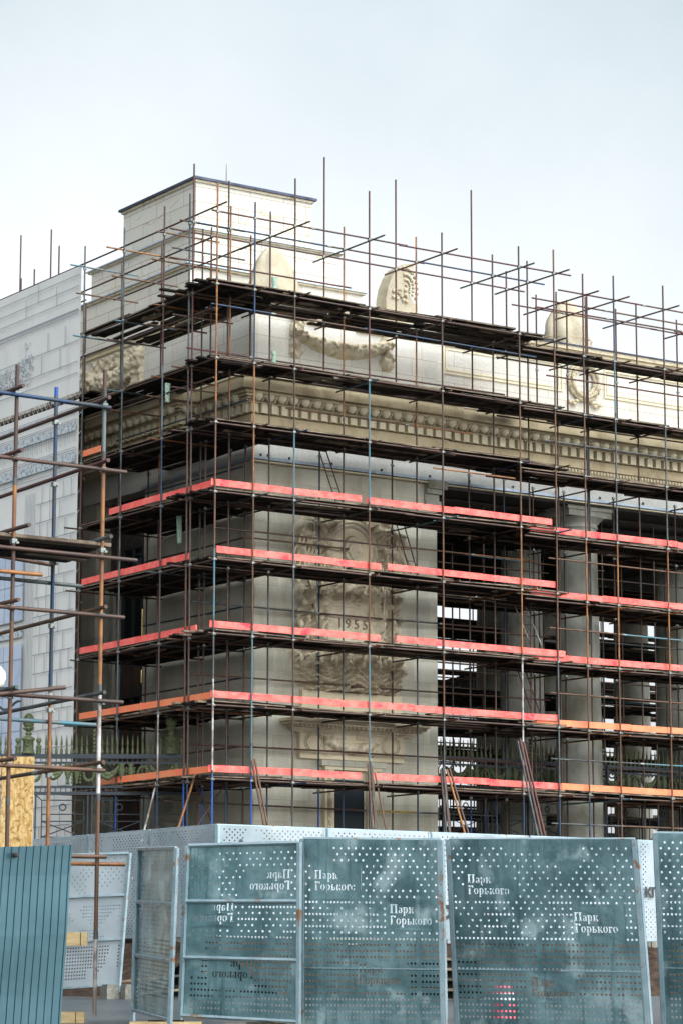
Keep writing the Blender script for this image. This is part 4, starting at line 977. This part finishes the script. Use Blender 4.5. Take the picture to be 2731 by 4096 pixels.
d1 = (RT.x, RT.y, 0)
f1 = thing('ornamental_iron_fence', 'black iron fence with olive spear points and pine cone finials left of the pylon', 'fence', (-.5, 5.4, .34))
P0 = Vector((-2.16, 6.56, 0)) - RT * 1.6
iron_fence(f1, P0, d1, 1.6 + 4.45, 6.22, [(1.6, 'finial', .45), (1.6 + 1.9, 'balls', .1), (1.6 + 4.1, 'finial', .45), (1.6 + .37, 'x', .05)])
f2 = thing('ornamental_iron_fence', 'dark iron fence with olive garlands seen between the columns', 'fence', (17, 5.2, .34))
iron_fence(f2, (9.85, 5.2, 0), (1, 0, 0), 15, 6.72, [(3.85, 'leaf', .12), (5.2, 'balls', .1), (8.2, 'balls', .1), (10.95, 'leaf', .12)], pitch=.175)

# wall bracket lamp arm on the first column
b = MB()
for s_ in (-1, 1):
    P = [(16.35 + .12 * k * .9, 2.95 - .02 * k, 6.2 + .12 * math.sin(k * 1.1) * s_) for k in range(7)]; b.path(P, .028, 'iron_black', 5)
b.box(16.3, 2.9, 5.95, 16.36, 3.0, 6.5, 'iron_black')
tag(b.build('iron_bracket'), 'black curled iron bracket fixed to the column above the lowest orange boards', 'bracket')

# ------------------------------------------------------------------ perforated metal fences
def poly_loops(V, Fs):
    """boundary loops of a flat text mesh"""
    cnt = {}
    for f in Fs:
        for i in range(len(f)):
            e_ = (f[i], f[(i + 1) % len(f)]); cnt[e_] = 1
    nxt = {a: b2 for (a, b2) in cnt if (b2, a) not in cnt}
    loops = []; seen = set()
    for s_ in list(nxt):
        if s_ in seen: continue
        lp = []; c_ = s_
        while c_ not in seen and c_ in nxt: seen.add(c_); lp.append(c_); c_ = nxt[c_]
        if len(lp) > 2: loops.append([V[i] for i in lp])
    return loops
def stem(x, w_, z0, z1, sf=.07, b_=1, t_=1):
    P = []
    if b_: P += [(x - sf, z0), (x + w_ + sf, z0), (x + w_ + sf, z0 + .07), (x + w_, z0 + .09)]
    else: P += [(x, z0), (x + w_, z0)]
    if t_: P += [(x + w_, z1 - .09), (x + w_ + sf, z1 - .07), (x + w_ + sf, z1), (x - sf, z1), (x - sf, z1 - .07), (x, z1 - .09)]
    else: P += [(x + w_, z1), (x, z1)]
    if b_: P += [(x, z0 + .09), (x - sf, z0 + .07)]
    return P
def arc(cx, cz, rx, rz, tx, tz, a0, a1, n=9):
    """half ring, thicker at the side than at top and bottom"""
    O = [(cx + rx * math.cos(R(a0 + (a1 - a0) * i / n)), cz + rz * math.sin(R(a0 + (a1 - a0) * i / n))) for i in range(n + 1)]
    I = [(cx + (rx - tx) * math.cos(R(a0 + (a1 - a0) * i / n)), cz + (rz - tz) * math.sin(R(a0 + (a1 - a0) * i / n))) for i in range(n + 1)]
    return O + I[::-1]
GL = {  # stencil letters: separate openings, so nothing falls out; (advance, pieces)
 'П': (1.02, [stem(.09, .20, 0, 1), stem(.66, .20, 0, 1), [(.38, .88), (.57, .88), (.57, 1), (.38, 1)]]),
 'а': (.62, [stem(.36, .16, 0, .60, .03, 1, 0), arc(.30, .17, .24, .17, .13, .06, 95, 265), [(.10, .50), (.16, .58), (.30, .64), (.44, .63), (.44, .61), (.30, .58), (.22, .50)]]),
 'р': (.72, [stem(.09, .17, -.32, .68, .06), arc(.33, .34, .30, .34, .16, .07, -88, 88)]),
 'к': (.70, [stem(.09, .17, 0, .68, .06), [(.35, .36), (.52, .68), (.62, .68), (.43, .36)], [(.35, .33), (.46, .33), (.70, 0), (.50, 0)]]),
 'Г': (.74, [stem(.09, .20, 0, 1), [(.38, .90), (.64, .74), (.70, .74), (.70, 1), (.38, 1)]]),
 'о': (.68, [arc(.30, .34, .27, .34, .15, .07, 93, 267), arc(.34, .34, .27, .34, .15, .07, -87, 87)]),
 'ь': (.66, [stem(.09, .17, 0, .68, .06), arc(.33, .19, .26, .19, .14, .06, -88, 88)]),
 'г': (.56, [stem(.09, .17, 0, .68, .06), [(.34, .60), (.46, .48), (.52, .48), (.52, .68), (.34, .68)]])}
TSZ = .108; TL = []
for row, word in ((0, 'Горького'), (1.28, 'Парк')):
    adv = 0
    for ch in word:
        a_, P = GL[ch]
        for p_ in P: TL.append([Vector(((adv + q[0]) * TSZ, (row + q[1]) * TSZ, 0)) for q in p_])
        adv += a_
TW = max(p.x for l_ in TL for p in l_); TH0 = min(p.y for l_ in TL for p in l_); TH1 = max(p.y for l_ in TL for p in l_)
def perf_sheet(W, H, cx, cz, rad, present, texts=(), mirror=False, mt='galv_blue', dents=None):
    """flat (s,t) sheet 0..W x 0..H with real round holes; texts = (s, t) lower-left corners of cut-out lettering"""
    nx_ = int(W / cx); nz_ = int(H / cz); cx = W / nx_; cz = H / nz_; mb = MB(); vid = {}; vs = []; fs = []
    def vert(s, t):
        k = (round(s, 4), round(t, 4))
        if k not in vid: vid[k] = len(vs); vs.append((s, t))
        return vid[k]
    used = set(); rects = []
    for (ts, tt) in texts:
        if mirror: ts = W - ts - TW
        i0, i1 = int(ts / cx), min(nx_, int((ts + TW + .04) / cx) + 1); j0, j1 = int((tt + TH0 - .02) / cz), min(nz_, int((tt + TH1 + .02) / cz) + 1)
        rects.append((i0, i1, j0, j1, ts, tt)); used |= {(i, j) for i in range(i0, i1) for j in range(j0, j1)}
    for j in range(nz_):
        for i in range(nx_):
            if (i, j) in used: continue
            x0, x1, z0, z1 = i * cx, (i + 1) * cx, j * cz, (j + 1) * cz
            q = [vert(x0, z0), vert(x1, z0), vert(x1, z1), vert(x0, z1)]
            if not present(i, j, nx_, nz_): fs.append(tuple(q)); continue
            mxp, mz = (x0 + x1) / 2, (z0 + z1) / 2; ring = []
            for k in range(8):
                a = R(-135 + 45 * k); ring.append(len(vs)); vs.append((mxp + rad * math.cos(a), mz + rad * math.sin(a)))
            for k in range(4):
                A, B2 = q[k], q[(k + 1) % 4]; r0, r1, r2 = ring[2 * k], ring[2 * k + 1], ring[(2 * k + 2) % 8]
                fs.append((A, B2, r2, r1, r0))
    for (i0, i1, j0, j1, ts, tt) in rects:
        x0, x1, z0, z1 = i0 * cx, i1 * cx, j0 * cz, j1 * cz
        loops = [[Vector((x0, z0, 0)), Vector((x1, z0, 0)), Vector((x1, z1, 0)), Vector((x0, z1, 0))]]
        rr_ = random.Random(int(ts * 100) + int(tt * 77))
        for l_ in TL:
            loops.append([Vector((ts + p.x, tt + p.y, 0)) for p in l_])
        flat = [p for l_ in loops for p in l_]
        tri = tessellate_polygon(loops); base = len(vs); vs += [(p.x, p.y) for p in flat]; fs += [tuple(base + i for i in t_) for t_ in tri]
    if mirror: vs = [(W - a, b_) for a, b_ in vs]
    return vs, fs
def place_sheet(mb, vs, fs, W, H, C, mt, bulge=.012, seed=0, flip=False):
    """C = corners TL, TR, BR, BL in space"""
    TLc, TRc, BRc, BLc = map(Vector, C); nn = (TRc - TLc).cross(BLc - TLc).normalized()
    out = []
    for s, t_ in vs:
        u, v = s / W, t_ / H; p = (BLc * (1 - u) + BRc * u) * (1 - v) + (TLc * (1 - u) + TRc * u) * v
        out.append(p + nn * (bulge * math.sin(math.pi * u) * math.sin(math.pi * v) * 2 * noise.noise((u * 3, v * 3, seed)) + .0))
    mb.add(out, fs, mt, False)
def quad_bar(mb, a, b, r, mt='galv_frame'):
    a, b = Vector(a), Vector(b); d = (b - a).normalized(); s = d.cross(Vector((.3, -.9, .1))).normalized(); t_ = d.cross(s).normalized()
    mb.obox((a + b) / 2, (b - a) / 2, s * r, t_ * r, mt)
def lerp2(C, u, v):
    TLc, TRc, BRc, BLc = map(Vector, C); return (BLc * (1 - u) + BRc * u) * (1 - v) + (TLc * (1 - u) + TRc * u) * v
def perf_panel(label, C, W, H, present, texts, mirror, mid=(.30,), frame_front=False, cx=.054, cz=.0735, rad=.0155, seed=0, legs=True, name='perforated_barrier', group='blue grey perforated panels standing nearest', mt='galv_blue', foot=-.66):
    c = (Vector(C[2]) + Vector(C[3])) / 2; root = thing(name, label, 'fence panel', tuple(c), group)
    vs, fs = perf_sheet(W, H, cx, cz, rad, present, texts, mirror)
    mb = MB(); place_sheet(mb, vs, fs, W, H, C, mt, .02, seed); mb.build('metal_sheet', root)
    nn = (Vector(C[1]) - Vector(C[0])).cross(Vector(C[3]) - Vector(C[0])).normalized()
    tocam = (CAM - c).normalized(); nn = nn if nn.dot(tocam) > 0 else -nn
    off = nn * (.03 if frame_front else -.03); fr = MB()
    for u in (0, 1): quad_bar(fr, lerp2(C, u, 0) + off, lerp2(C, u, 1) + off, .024, 'galv_frame')
    for v in (0, 1) + tuple(mid): quad_bar(fr, lerp2(C, .01, v) + off, lerp2(C, .99, v) + off, .018, 'galv_frame')
    fr.build('frame', root)
    if not frame_front:                                    # flanges folded round the front edges
        e_ = MB()
        for u in (.008, .992): a, b2 = lerp2(C, u, 0), lerp2(C, u, 1); d = (lerp2(C, 1, .5) - lerp2(C, 0, .5)).normalized(); e_.obox((a + b2) / 2 + nn * .006, (b2 - a) / 2, d * .028, nn * .004, 'galv_frame')
        for v in tuple(mid): a, b2 = lerp2(C, 0, v), lerp2(C, 1, v); e_.obox((a + b2) / 2 + nn * .006, (b2 - a) / 2, (0, 0, .006), nn * .003, 'galv_frame')
        e_.build('flange', root)
    if legs:
        lg = MB()
        for u in (0, 1): p = lerp2(C, u, 0) + off; quad_bar(lg, p, (p.x, p.y, foot), .024, 'galv_frame')
        lg.build('feet', root)
    return root
rg = random.Random(11)
def near_pat(seed, sp_=.90):
    rr = random.Random(seed); M_ = [[rr.random() for _ in range(140)] for _ in range(90)]
    gapc = {rr.randrange(0, 60) for _ in range(5)}; gapr = {rr.randrange(0, 40) for _ in range(3)}
    def f(i, j, nx_, nz_):
        v = j / nz_; n = noise.noise((i * .12, j * .12, seed))
        if i < 1 or i > nx_ - 2 or j < 1 or j > nz_ - 2: return False
        if v > .66: return (i + j) % 2 == 0 and M_[j][i] < sp_ and n > -.32
        if v > .46: return ((i + j) % 2 == 0 or (n > .0 and j % 2 == 0)) and M_[j][i] < .86
        return i not in gapc and M_[j][i] < .965 and n > -.45
    return f
P1 = [(-20.412, -31.349, 1.642), (-21.117, -33.532, 1.556), (-21.164, -33.499, -.56), (-20.44, -31.33, -.467)]
P2 = [(-20.602, -32.915, 1.621), (-19.862, -34.389, 1.626), (-19.864, -34.387, -.581), (-20.658, -32.876, -.516)]
P3 = [(-19.751, -34.222, 1.683), (-18.897, -36.015, 1.619), (-18.868, -36.035, -.636), (-19.738, -34.231, -.637)]
P4 = [(-18.298, -35.335, 1.672), (-17.255, -37.742, 1.607), (-17.148, -37.815, -.64), (-18.213, -35.393, -.62)]
P5 = [(-16.346, -37.03, 1.739), (-15.312, -39.189, 1.645), (-15.271, -39.217, -.64), (-16.292, -37.067, -.62)]
perf_panel('narrow perforated gate leaf turned edge on, its frame towards us, left of the others', P1, 2.29, 2.15, near_pat(1, .95), (), True, (.34, .67), True, cx=.05, cz=.055, rad=.014, seed=1)
perf_panel('perforated panel seen from behind with mirrored lettering and two cross rails', P2, 1.66, 2.17, near_pat(2), ((.93, 1.60), (.12, 1.20), (.42, .50)), True, (.34, .67), True, cx=.050, rad=.0150, seed=2)
perf_panel('perforated panel standing between the mirrored lettering panel and the widest leaning one', P3, 1.99, 2.29, near_pat(3), ((.20, 1.66), (1.27, 1.25), (.82, .52)), False, (.31,), False, cx=.05, seed=3)
perf_panel('widest perforated panel leaning right, with an added red drum behind its lower left', P4, 2.62, 2.30, near_pat(4), ((.27, 1.62), (1.72, 1.16), (1.08, .36)), False, (.30,), False, cx=.056, seed=4)
perf_panel('perforated panel cut off by the right edge of the view', P5, 2.39, 2.39, near_pat(5), ((.42, 1.72), (1.5, 1.2)), False, (.30,), False, cx=.054, seed=5)
# far gate leaf on the left with concrete feet
PD = [(-16.771, -21.606, 1.976), (-15.713, -22.933, 2.007), (-15.831, -22.853, -.168), (-16.838, -21.56, -.276)]
dl = perf_panel('silvery perforated gate leaf standing behind the corrugated sheet on concrete feet', PD, 1.7, 2.2, lambda i, j, a, b_: (i + j) % 2 == 0 and j > b_ * .68 and noise.noise((i * .2, j * .2, 3)) > -.1 or (j < b_ * .66 and j % 12 > 1 and noise.noise((i * .15, j * .15, 8)) > -.18),
                (), True, (.345, .68), True, cx=.05, cz=.056, rad=.0145, seed=9, name='gate_leaf', group=None, mt='galv_white', foot=-.3)
for k, (bx, by, lb) in enumerate(((-15.97, -22.757, 'left'), (-15.72, -22.93, 'right'))):
    mb = MB(); mb.box(bx - .12, by - .12, -.42, bx + .12, by + .12, -.20, 'concrete'); mb.box(bx - .09, by - .09, -.2, bx + .09, by + .09, -.17, 'concrete')
    tag(mb.build('concrete_foot'), 'square concrete foot at the gate leaf bottom, the %s one of two' % lb, 'concrete block', 'concrete feet under the gate leaf')

# white perforated hoarding on the terrace edge
def white_pat(i, j, nx_, nz_):
    if i < 1 or i > nx_ - 2 or j < 1 or j > nz_ - 2: return False
    n = noise.noise((i * .13, j * .13, 5)); 
    return (i + j) % 2 == 0 and n > -.30
wvs, wfs = perf_sheet(2.38, 2.02, .058, .050, .0165, white_pat)
def white_panel(label, a, b, mts=None):
    C = [(a[0], a[1], 2.70), (b[0], b[1], 2.70), (b[0], b[1], .68), (a[0], a[1], .68)]
    root = thing('site_hoarding', label, 'fence panel', ((a[0] + b[0]) / 2, (a[1] + b[1]) / 2, .55), 'white perforated hoarding panels on the terrace edge')
    L_ = (Vector(a) - Vector(b)).length
    mb = MB(); place_sheet(mb, wvs, wfs, 2.38, 2.02, C, 'galv_white', .01, a[0]); mb.build('metal_sheet', root)
    fr = MB(); d = Vector((b[0] - a[0], b[1] - a[1], 0)).normalized(); nn = Vector((-d.y, d.x, 0)) * .03
    if nn.dot(FW) < 0: nn = -nn
    for u in (0, 1): quad_bar(fr, lerp2(C, u, 0) + nn, lerp2(C, u, 1) + nn, .022); fr.obox(lerp2(C, .012 if u == 0 else .988, .5) - nn * .2, d * .022, nn * .1, (0, 0, 1.01), 'galv_frame')
    for v in (0, .5, 1): quad_bar(fr, lerp2(C, 0, v) + nn, lerp2(C, 1, v) + nn, .016)
    fr.build('frame', root)
    lg = MB()
    for u in (.02, .98): p = lerp2(C, u, 0) + nn; quad_bar(lg, p, (p.x, p.y, .2), .022)
    lg.build('feet', root); return root
names = ['first panel of the white hoarding right of its corner', 'second panel of the white hoarding right of its corner', 'white hoarding panel below the doorway of the pylon', 'white hoarding panel below the right edge of the pylon',
         'white hoarding panel below the lit column', 'white hoarding panel right of the lit column, with two black letters', 'white hoarding panel ending at the right edge of the view', 'last white hoarding panel hidden behind the rightmost leaning panel']
roots = []
for k in range(8): roots.append(white_panel(names[k], (-12.40 + 2.42 * k, -20.35 - .006 * (k % 2)), (-12.40 + 2.42 * k + 2.38, -20.35 - .006 * (k % 2))))
nl = ['white hoarding panel left of its corner, holes showing dark', 'second white hoarding panel left of its corner', 'third hoarding panel left of the corner, beside the chipboard', 'farthest left hoarding panel behind the chipboard sheet']
for k in range(4): roots.append(white_panel(nl[k], (-12.42, -20.33 + 2.42 * k + 2.38), (-12.42, -20.33 + 2.42 * k)))
for s_, x0, z0, sz, rt_ in (('КГ', -2.22, 1.56, .27, roots[4]), ('А', -11.98, 2.27, .24, roots[0]), ('У', -7.42, 2.28, .24, roots[2]), ('Р', -7.42, .92, .55, roots[2])):
    V, Fs = text_mesh(s_, sz, .004, .008); mb = MB(); mb.add([(x0 + p.x, -20.375 - p.z, z0 + p.y) for p in V], Fs, 'ink_black'); mb.build('lettering', rt_)

# ------------------------------------------------------------------ corrugated sheet
CC = [(-23.62, -32.546, 1.524), (-22.164, -32.696, 1.595), (-22.254, -32.635, -.618), (-23.74, -32.474, -.644)]
root = thing('corrugated_fence', 'teal corrugated metal sheet leaning in the lower left corner', 'metal sheet', (-22.95, -32.58, -.63))
nn = Vector((-.08, -.99, 0)); W_ = 1.47; per = .098; mb = MB(); prof = []
p = 0
while p < W_:
    for q, dd in ((0, 0), (.058, 0), (.064, .016), (.086, .016), (.092, 0)): prof.append((min(W_, p + q) / W_, dd))
    p += per
vs = []
for v in range(0, 13):
    for u, dd in prof: vs.append(lerp2(CC, u, v / 12) + nn * (dd + .02 * noise.noise((u * 2, v * .25, 1))))
n_ = len(prof); mb.add(vs, [(v * n_ + i, v * n_ + i + 1, (v + 1) * n_ + i + 1, (v + 1) * n_ + i) for v in range(12) for i in range(n_ - 1)], 'corrugated')
vs2 = [(u_[0], u_[1] + .05, u_[2]) for u_ in (CC[1], (CC[1][0] + .001, CC[1][1] + .06, CC[1][2]), (CC[2][0], CC[2][1] + .06, CC[2][2]), CC[2])]
mb.build('corrugated_sheet', root)
mb = MB(); 
for v in (.12, .5, .88): quad_bar(mb, lerp2(CC, 0, v) + Vector((0, .05, 0)), lerp2(CC, 1, v) + Vector((0, .05, 0)), .02)
mb.build('rail', root)

# chipboard sheets
def osb(label, x0, x1, seed):
    a, b2 = Vector((-18.009, -23.788, 0)), RT
    p0, p1 = a + RT * x0, a + RT * x1; mb = MB(); sl = .06
    c = (p0 + p1) / 2; mb.obox((c.x - sl * .5, c.y, 1.6), (p1 - p0) / 2, FW * .006, (.018, -.012, 1.865), 'osb')
    for q in (p0 + RT * .04, p1 - RT * .04): quad_bar(mb, (q.x + FW.x * .05 - .05, q.y + FW.y * .05, -.35), (q.x + FW.x * .05, q.y + FW.y * .05, 3.3), .025, 'new_wood')
    tag(mb.build('chipboard_sheet'), label, 'wood board', 'chipboard sheets standing behind the left scaffold tower')
osb('golden chipboard sheet standing behind the rusty tower, right one of the pair', -.515, 0.0, 1)
osb('golden chipboard strip at the very left edge, left one of the pair', -1.5, -.535, 2)

# ------------------------------------------------------------------ foreground scaffold tower
s6 = Scaffold('scaffold_tower', 'close rusty scaffold tower with one dark deck at the left edge', (-21.7, -30.7, -.6))
A_, B_, C_, D_ = (-22.42, -31.40), (-21.09, -30.02), (-21.08, -31.38), (-22.42, -30.02)
fr_ = .0285
LVF = [7.58, 6.70, 5.60, 4.72, 3.56, 2.67]
s6.pole(*A_, -.6, 7.97, LVF, [(2.2, 'brown'), (4.6, 'rust'), (5.6, 'brown'), (6.4, 'orange'), (7.97, 'brown')], fr_)
s6.pole(*B_, -.6, 8.08, LVF, [(3.7, 'orange'), (3.85, 'paint'), (5.6, 'blue'), (5.75, 'teal'), (7.9, 'blue'), (8.08, 'bluepure')], fr_)
s6.pole(*C_, -.55, 8.08, LVF, [(.5, 'paint'), (2.3, 'rust'), (3.75, 'paint'), (6.9, 'orange'), (7.75, 'teal'), (8.08, 'brown')], fr_)
s6.pole(*D_, -.6, 8.0, LVF, [(4, 'rust'), (8.0, 'blue')], fr_)
for z, c1, c2 in ((7.56, 'blue', 'brown'), (6.70, 'brown', 'redbrown'), (4.72, 'brown', 'rust'), (3.58, 'brown', 'grey'), (2.66, 'rust', 'rust')):
    ex = .25 if z < 6 else .05
    s6.bar((-24.2, A_[1] - .06, z), (C_[0] + (.06 if z > 7 or z < 3 else .32), C_[1] - .06, z - .01), 'ledger', c1, fr_)
    s6.bar((C_[0] - .06, C_[1] - .24, z + .09), (B_[0] - .06, B_[1] + 2.6, z + .02), 'ledger', c2, fr_)
    s6.bar((A_[0] - .06, A_[1] - .3, z + .07), (D_[0] - .06, D_[1] + .5, z + .07), 'ledger', c2, fr_)
s6.bar((-24.2, B_[1] + .06, 3.42), (B_[0] + .75, B_[1] + .06, 3.40), 'ledger', 'teal', fr_); s6.bar((-24.2, B_[1] + .06, 5.34), (B_[0] + .5, B_[1] + .06, 5.32), 'ledger', 'grey', fr_)
s6.bar((-24, A_[1] - .06, 5.18), (A_[0] + .4, A_[1] - .06, 5.18), 'ledger', 'orange', fr_); s6.bar((-24, A_[1] - .1, 3.36), (A_[0] + .7, A_[1] - .2, 3.70), 'ledger', 'brown', fr_)
s6.bar((-24, B_[1] - .05, 5.75), (B_[0] + .1, B_[1] + .2, 5.6), 'ledger', 'rust', fr_)
s6.bar((A_[0] - 1.5, A_[1] - .06, 5.50), (C_[0] + .5, C_[1] - .06, 5.50), 'ledger', 'brown', fr_)
s6.deck(-24.3, C_[0] + .05, A_[1] + .02, B_[1] - .02, 5.66, 'x', over=.15, wd=.19)
s6.bar((C_[0] - .06, C_[1] - .35, 5.74), (C_[0] - .06, B_[1] + .5, 5.72), 'transom', 'grey', fr_); s6.bar((A_[0] - .06, A_[1] - .55, 5.74), (A_[0] - .06, B_[1] + .5, 5.74), 'transom', 'brown', fr_)
s6.bar((-22.4, C_[1] - .10, 1.50), (C_[0] + .08, C_[1] - .10, 1.52), 'ledger', 'rust', fr_); s6.bar((-22.2, C_[1] + .06, 1.42), (C_[0] + .42, C_[1] - .0, 1.43), 'ledger', 'orange', fr_)
# end of a ledger poking out over the corrugated sheet
mb = MB(); mb.tube((-22.98, -32.76, 1.45), (-22.80, -32.15, 1.46), .032, 'pipe_brown', 10); mb.tube((-22.99, -32.80, 1.45), (-22.98, -32.76, 1.45), .022, 'ink_black', 8); mb.build('ledger', s6.t)
# timber pieces at the tower's foot
for lb, c_, s_ in (('short new timber block clamped halfway up the near tower pole', (-21.45, -31.50, .448), (.16, .03, .085)), ('new timber block under the foot of the near tower pole', (-21.46, -31.40, -.56), (.20, .10, .075))):
    mb = MB(); mb.obox(c_, tuple(RT * s_[0]), tuple(FW * s_[1]), (0, 0, s_[2]), 'new_wood'); mb.obox(Vector(c_) + RT * (s_[0] * .45) - FW * (s_[1] + .002), tuple(RT * .004), tuple(FW * .002), (0, 0, s_[2]), 'board_dark')
    tag(mb.build('timber_block'), lb, 'timber', 'timber blocks at the tower pole')
for k, (c_, ln_, mt, lb) in enumerate((((-20.9, -32.9, -.62), .45, 'new_wood', 'yellowish plank lying on the asphalt near the gate leaf'), ((-19.0, -36.3, -.645), .9, 'concrete', 'dark flat base strip under the second panel from the gap'), ((-20.1, -34.0, -.64), .5, 'new_wood', 'yellow striped base plate below the panel seen from behind'))):
    mb = MB(); mb.obox(c_, tuple(RT * ln_), tuple(FW * .12), (0, 0, .03), mt); mb.obox(Vector(c_) + Vector((0, 0, .03)), tuple(RT * ln_ * .5), tuple(FW * .05), (0, 0, .02), 'board_dark')
    tag(mb.build('base_plank'), lb, 'plank')

# street lamp: white globe on dark arms at the left edge
lp = thing('street_lamp', 'street lamp with white glass globe and dark arms, at the left edge', 'street lamp', (-11.35, -8.95, -.4))
mb = MB(); cL = Vector((-11.249, -9.031, 6.48)); mb.lathe(cL, [(.02, -.27), (.13, -.25), (.22, -.16), (.26, -.02), (.24, .12), (.16, .23), (.05, .28), (.01, .285)], 'lamp_white', 24); mb.build('globe', lp)
mb = MB(); mb.lathe(cL, [(.07, .27), (.06, .30), (.01, .34)], 'iron_black', 12); mb.lathe(cL, [(.34, -.34), (.36, -.30), (.30, -.27), (.1, -.26)], 'iron_black', 20)
mb.lathe(cL + Vector((0, 0, -.7)), [(.05, 0), (.07, .05), (.12, .2), (.09, .3), (.14, .37)], 'iron_black', 14)
c2 = cL + RT * .22
mb.lathe((c2.x, c2.y, 6.05), [(.1, 0), (.32, .03), (.34, .07), (.2, .1), (.22, .13), (.34, .16), (.3, .19), (.05, .2)], 'iron_black', 20)
for k in range(10): a0, a1 = .5 * k, .5 * (k + 1); q0 = cL + RT * (.1 + .05 * k) + Vector((0, 0, -.62 - .1 * math.sin(a0))); q1 = cL + RT * (.1 + .05 * (k + 1)) + Vector((0, 0, -.62 - .1 * math.sin(a1))); mb.tube(q0, q1, .03, 'iron_black', 6)
mb.build('arms', lp)
mb = MB(); mb.lathe((cL.x - .4, cL.y + .27, 0), [(.14, -.45), (.12, .2), (.07, .6), (.06, 5.6), (.09, 5.7)], 'iron_black', 14); mb.tube((cL.x - .4, cL.y + .27, 5.65), (cL.x, cL.y, 5.8), .05, 'iron_black', 8); mb.build('post', lp)

# things seen through and between the near panels
mb = MB()
for k in range(5): q = Vector((-11.33, -25.9, -.42 + .17 * k)) + FW * (.22 * k); mb.obox(q, tuple(RT * .6), tuple(FW * .12), (0, 0, .022), 'board_pale'); mb.obox(q + Vector((0, 0, -.06)) + FW * .12, tuple(RT * .6), tuple(FW * .01), (0, 0, .085), 'board_dark')
tag(mb.build('wooden_steps'), 'low wooden steps glimpsed in the narrow gap between two near panels', 'steps')
mb = MB(); mb.lathe((-16.55, -34.2, -.62), [(.22, 0), (.22, .04), (.16, .06), (.15, .28)], 'barrel_red', 18); mb.lathe((-16.55, -34.2, -.34), [(.15, 0), (.14, .10)], 'barrel_white', 18); mb.lathe((-16.55, -34.2, -.24), [(.14, 0), (.11, .12), (.03, .14)], 'barrel_red', 18)  # drum added so that pinkish light seems to come through the holes
tag(mb.build('added_red_drum'), 'small red and white drum added for the pink light through the widest perforated panel', 'added drum')
for k, lb in enumerate(('pale worn plank lying lowest behind the gate leaf', 'dark plank tilted across the pile behind the gate leaf', 'pale worn plank lying on top of the pile behind the gate leaf')):
    a = random.Random(k + 50); cx_, cy_ = -15.3 + .3 * k, -22.3 + .25 * k
    mb = MB(); mb.obox((cx_, cy_, -.34 + .13 * k), (a.uniform(.7, 1.0), a.uniform(-.5, -.2), a.uniform(-.03, .16)), (.06, .10, 0), (0, 0, .02), 'board_dark' if k == 1 else 'board_pale')
    tag(mb.build('loose_plank'), lb, 'plank', 'loose planks heaped behind the gate leaf')

for o in bpy.data.objects:
    if '_o' in o: del o['_o']
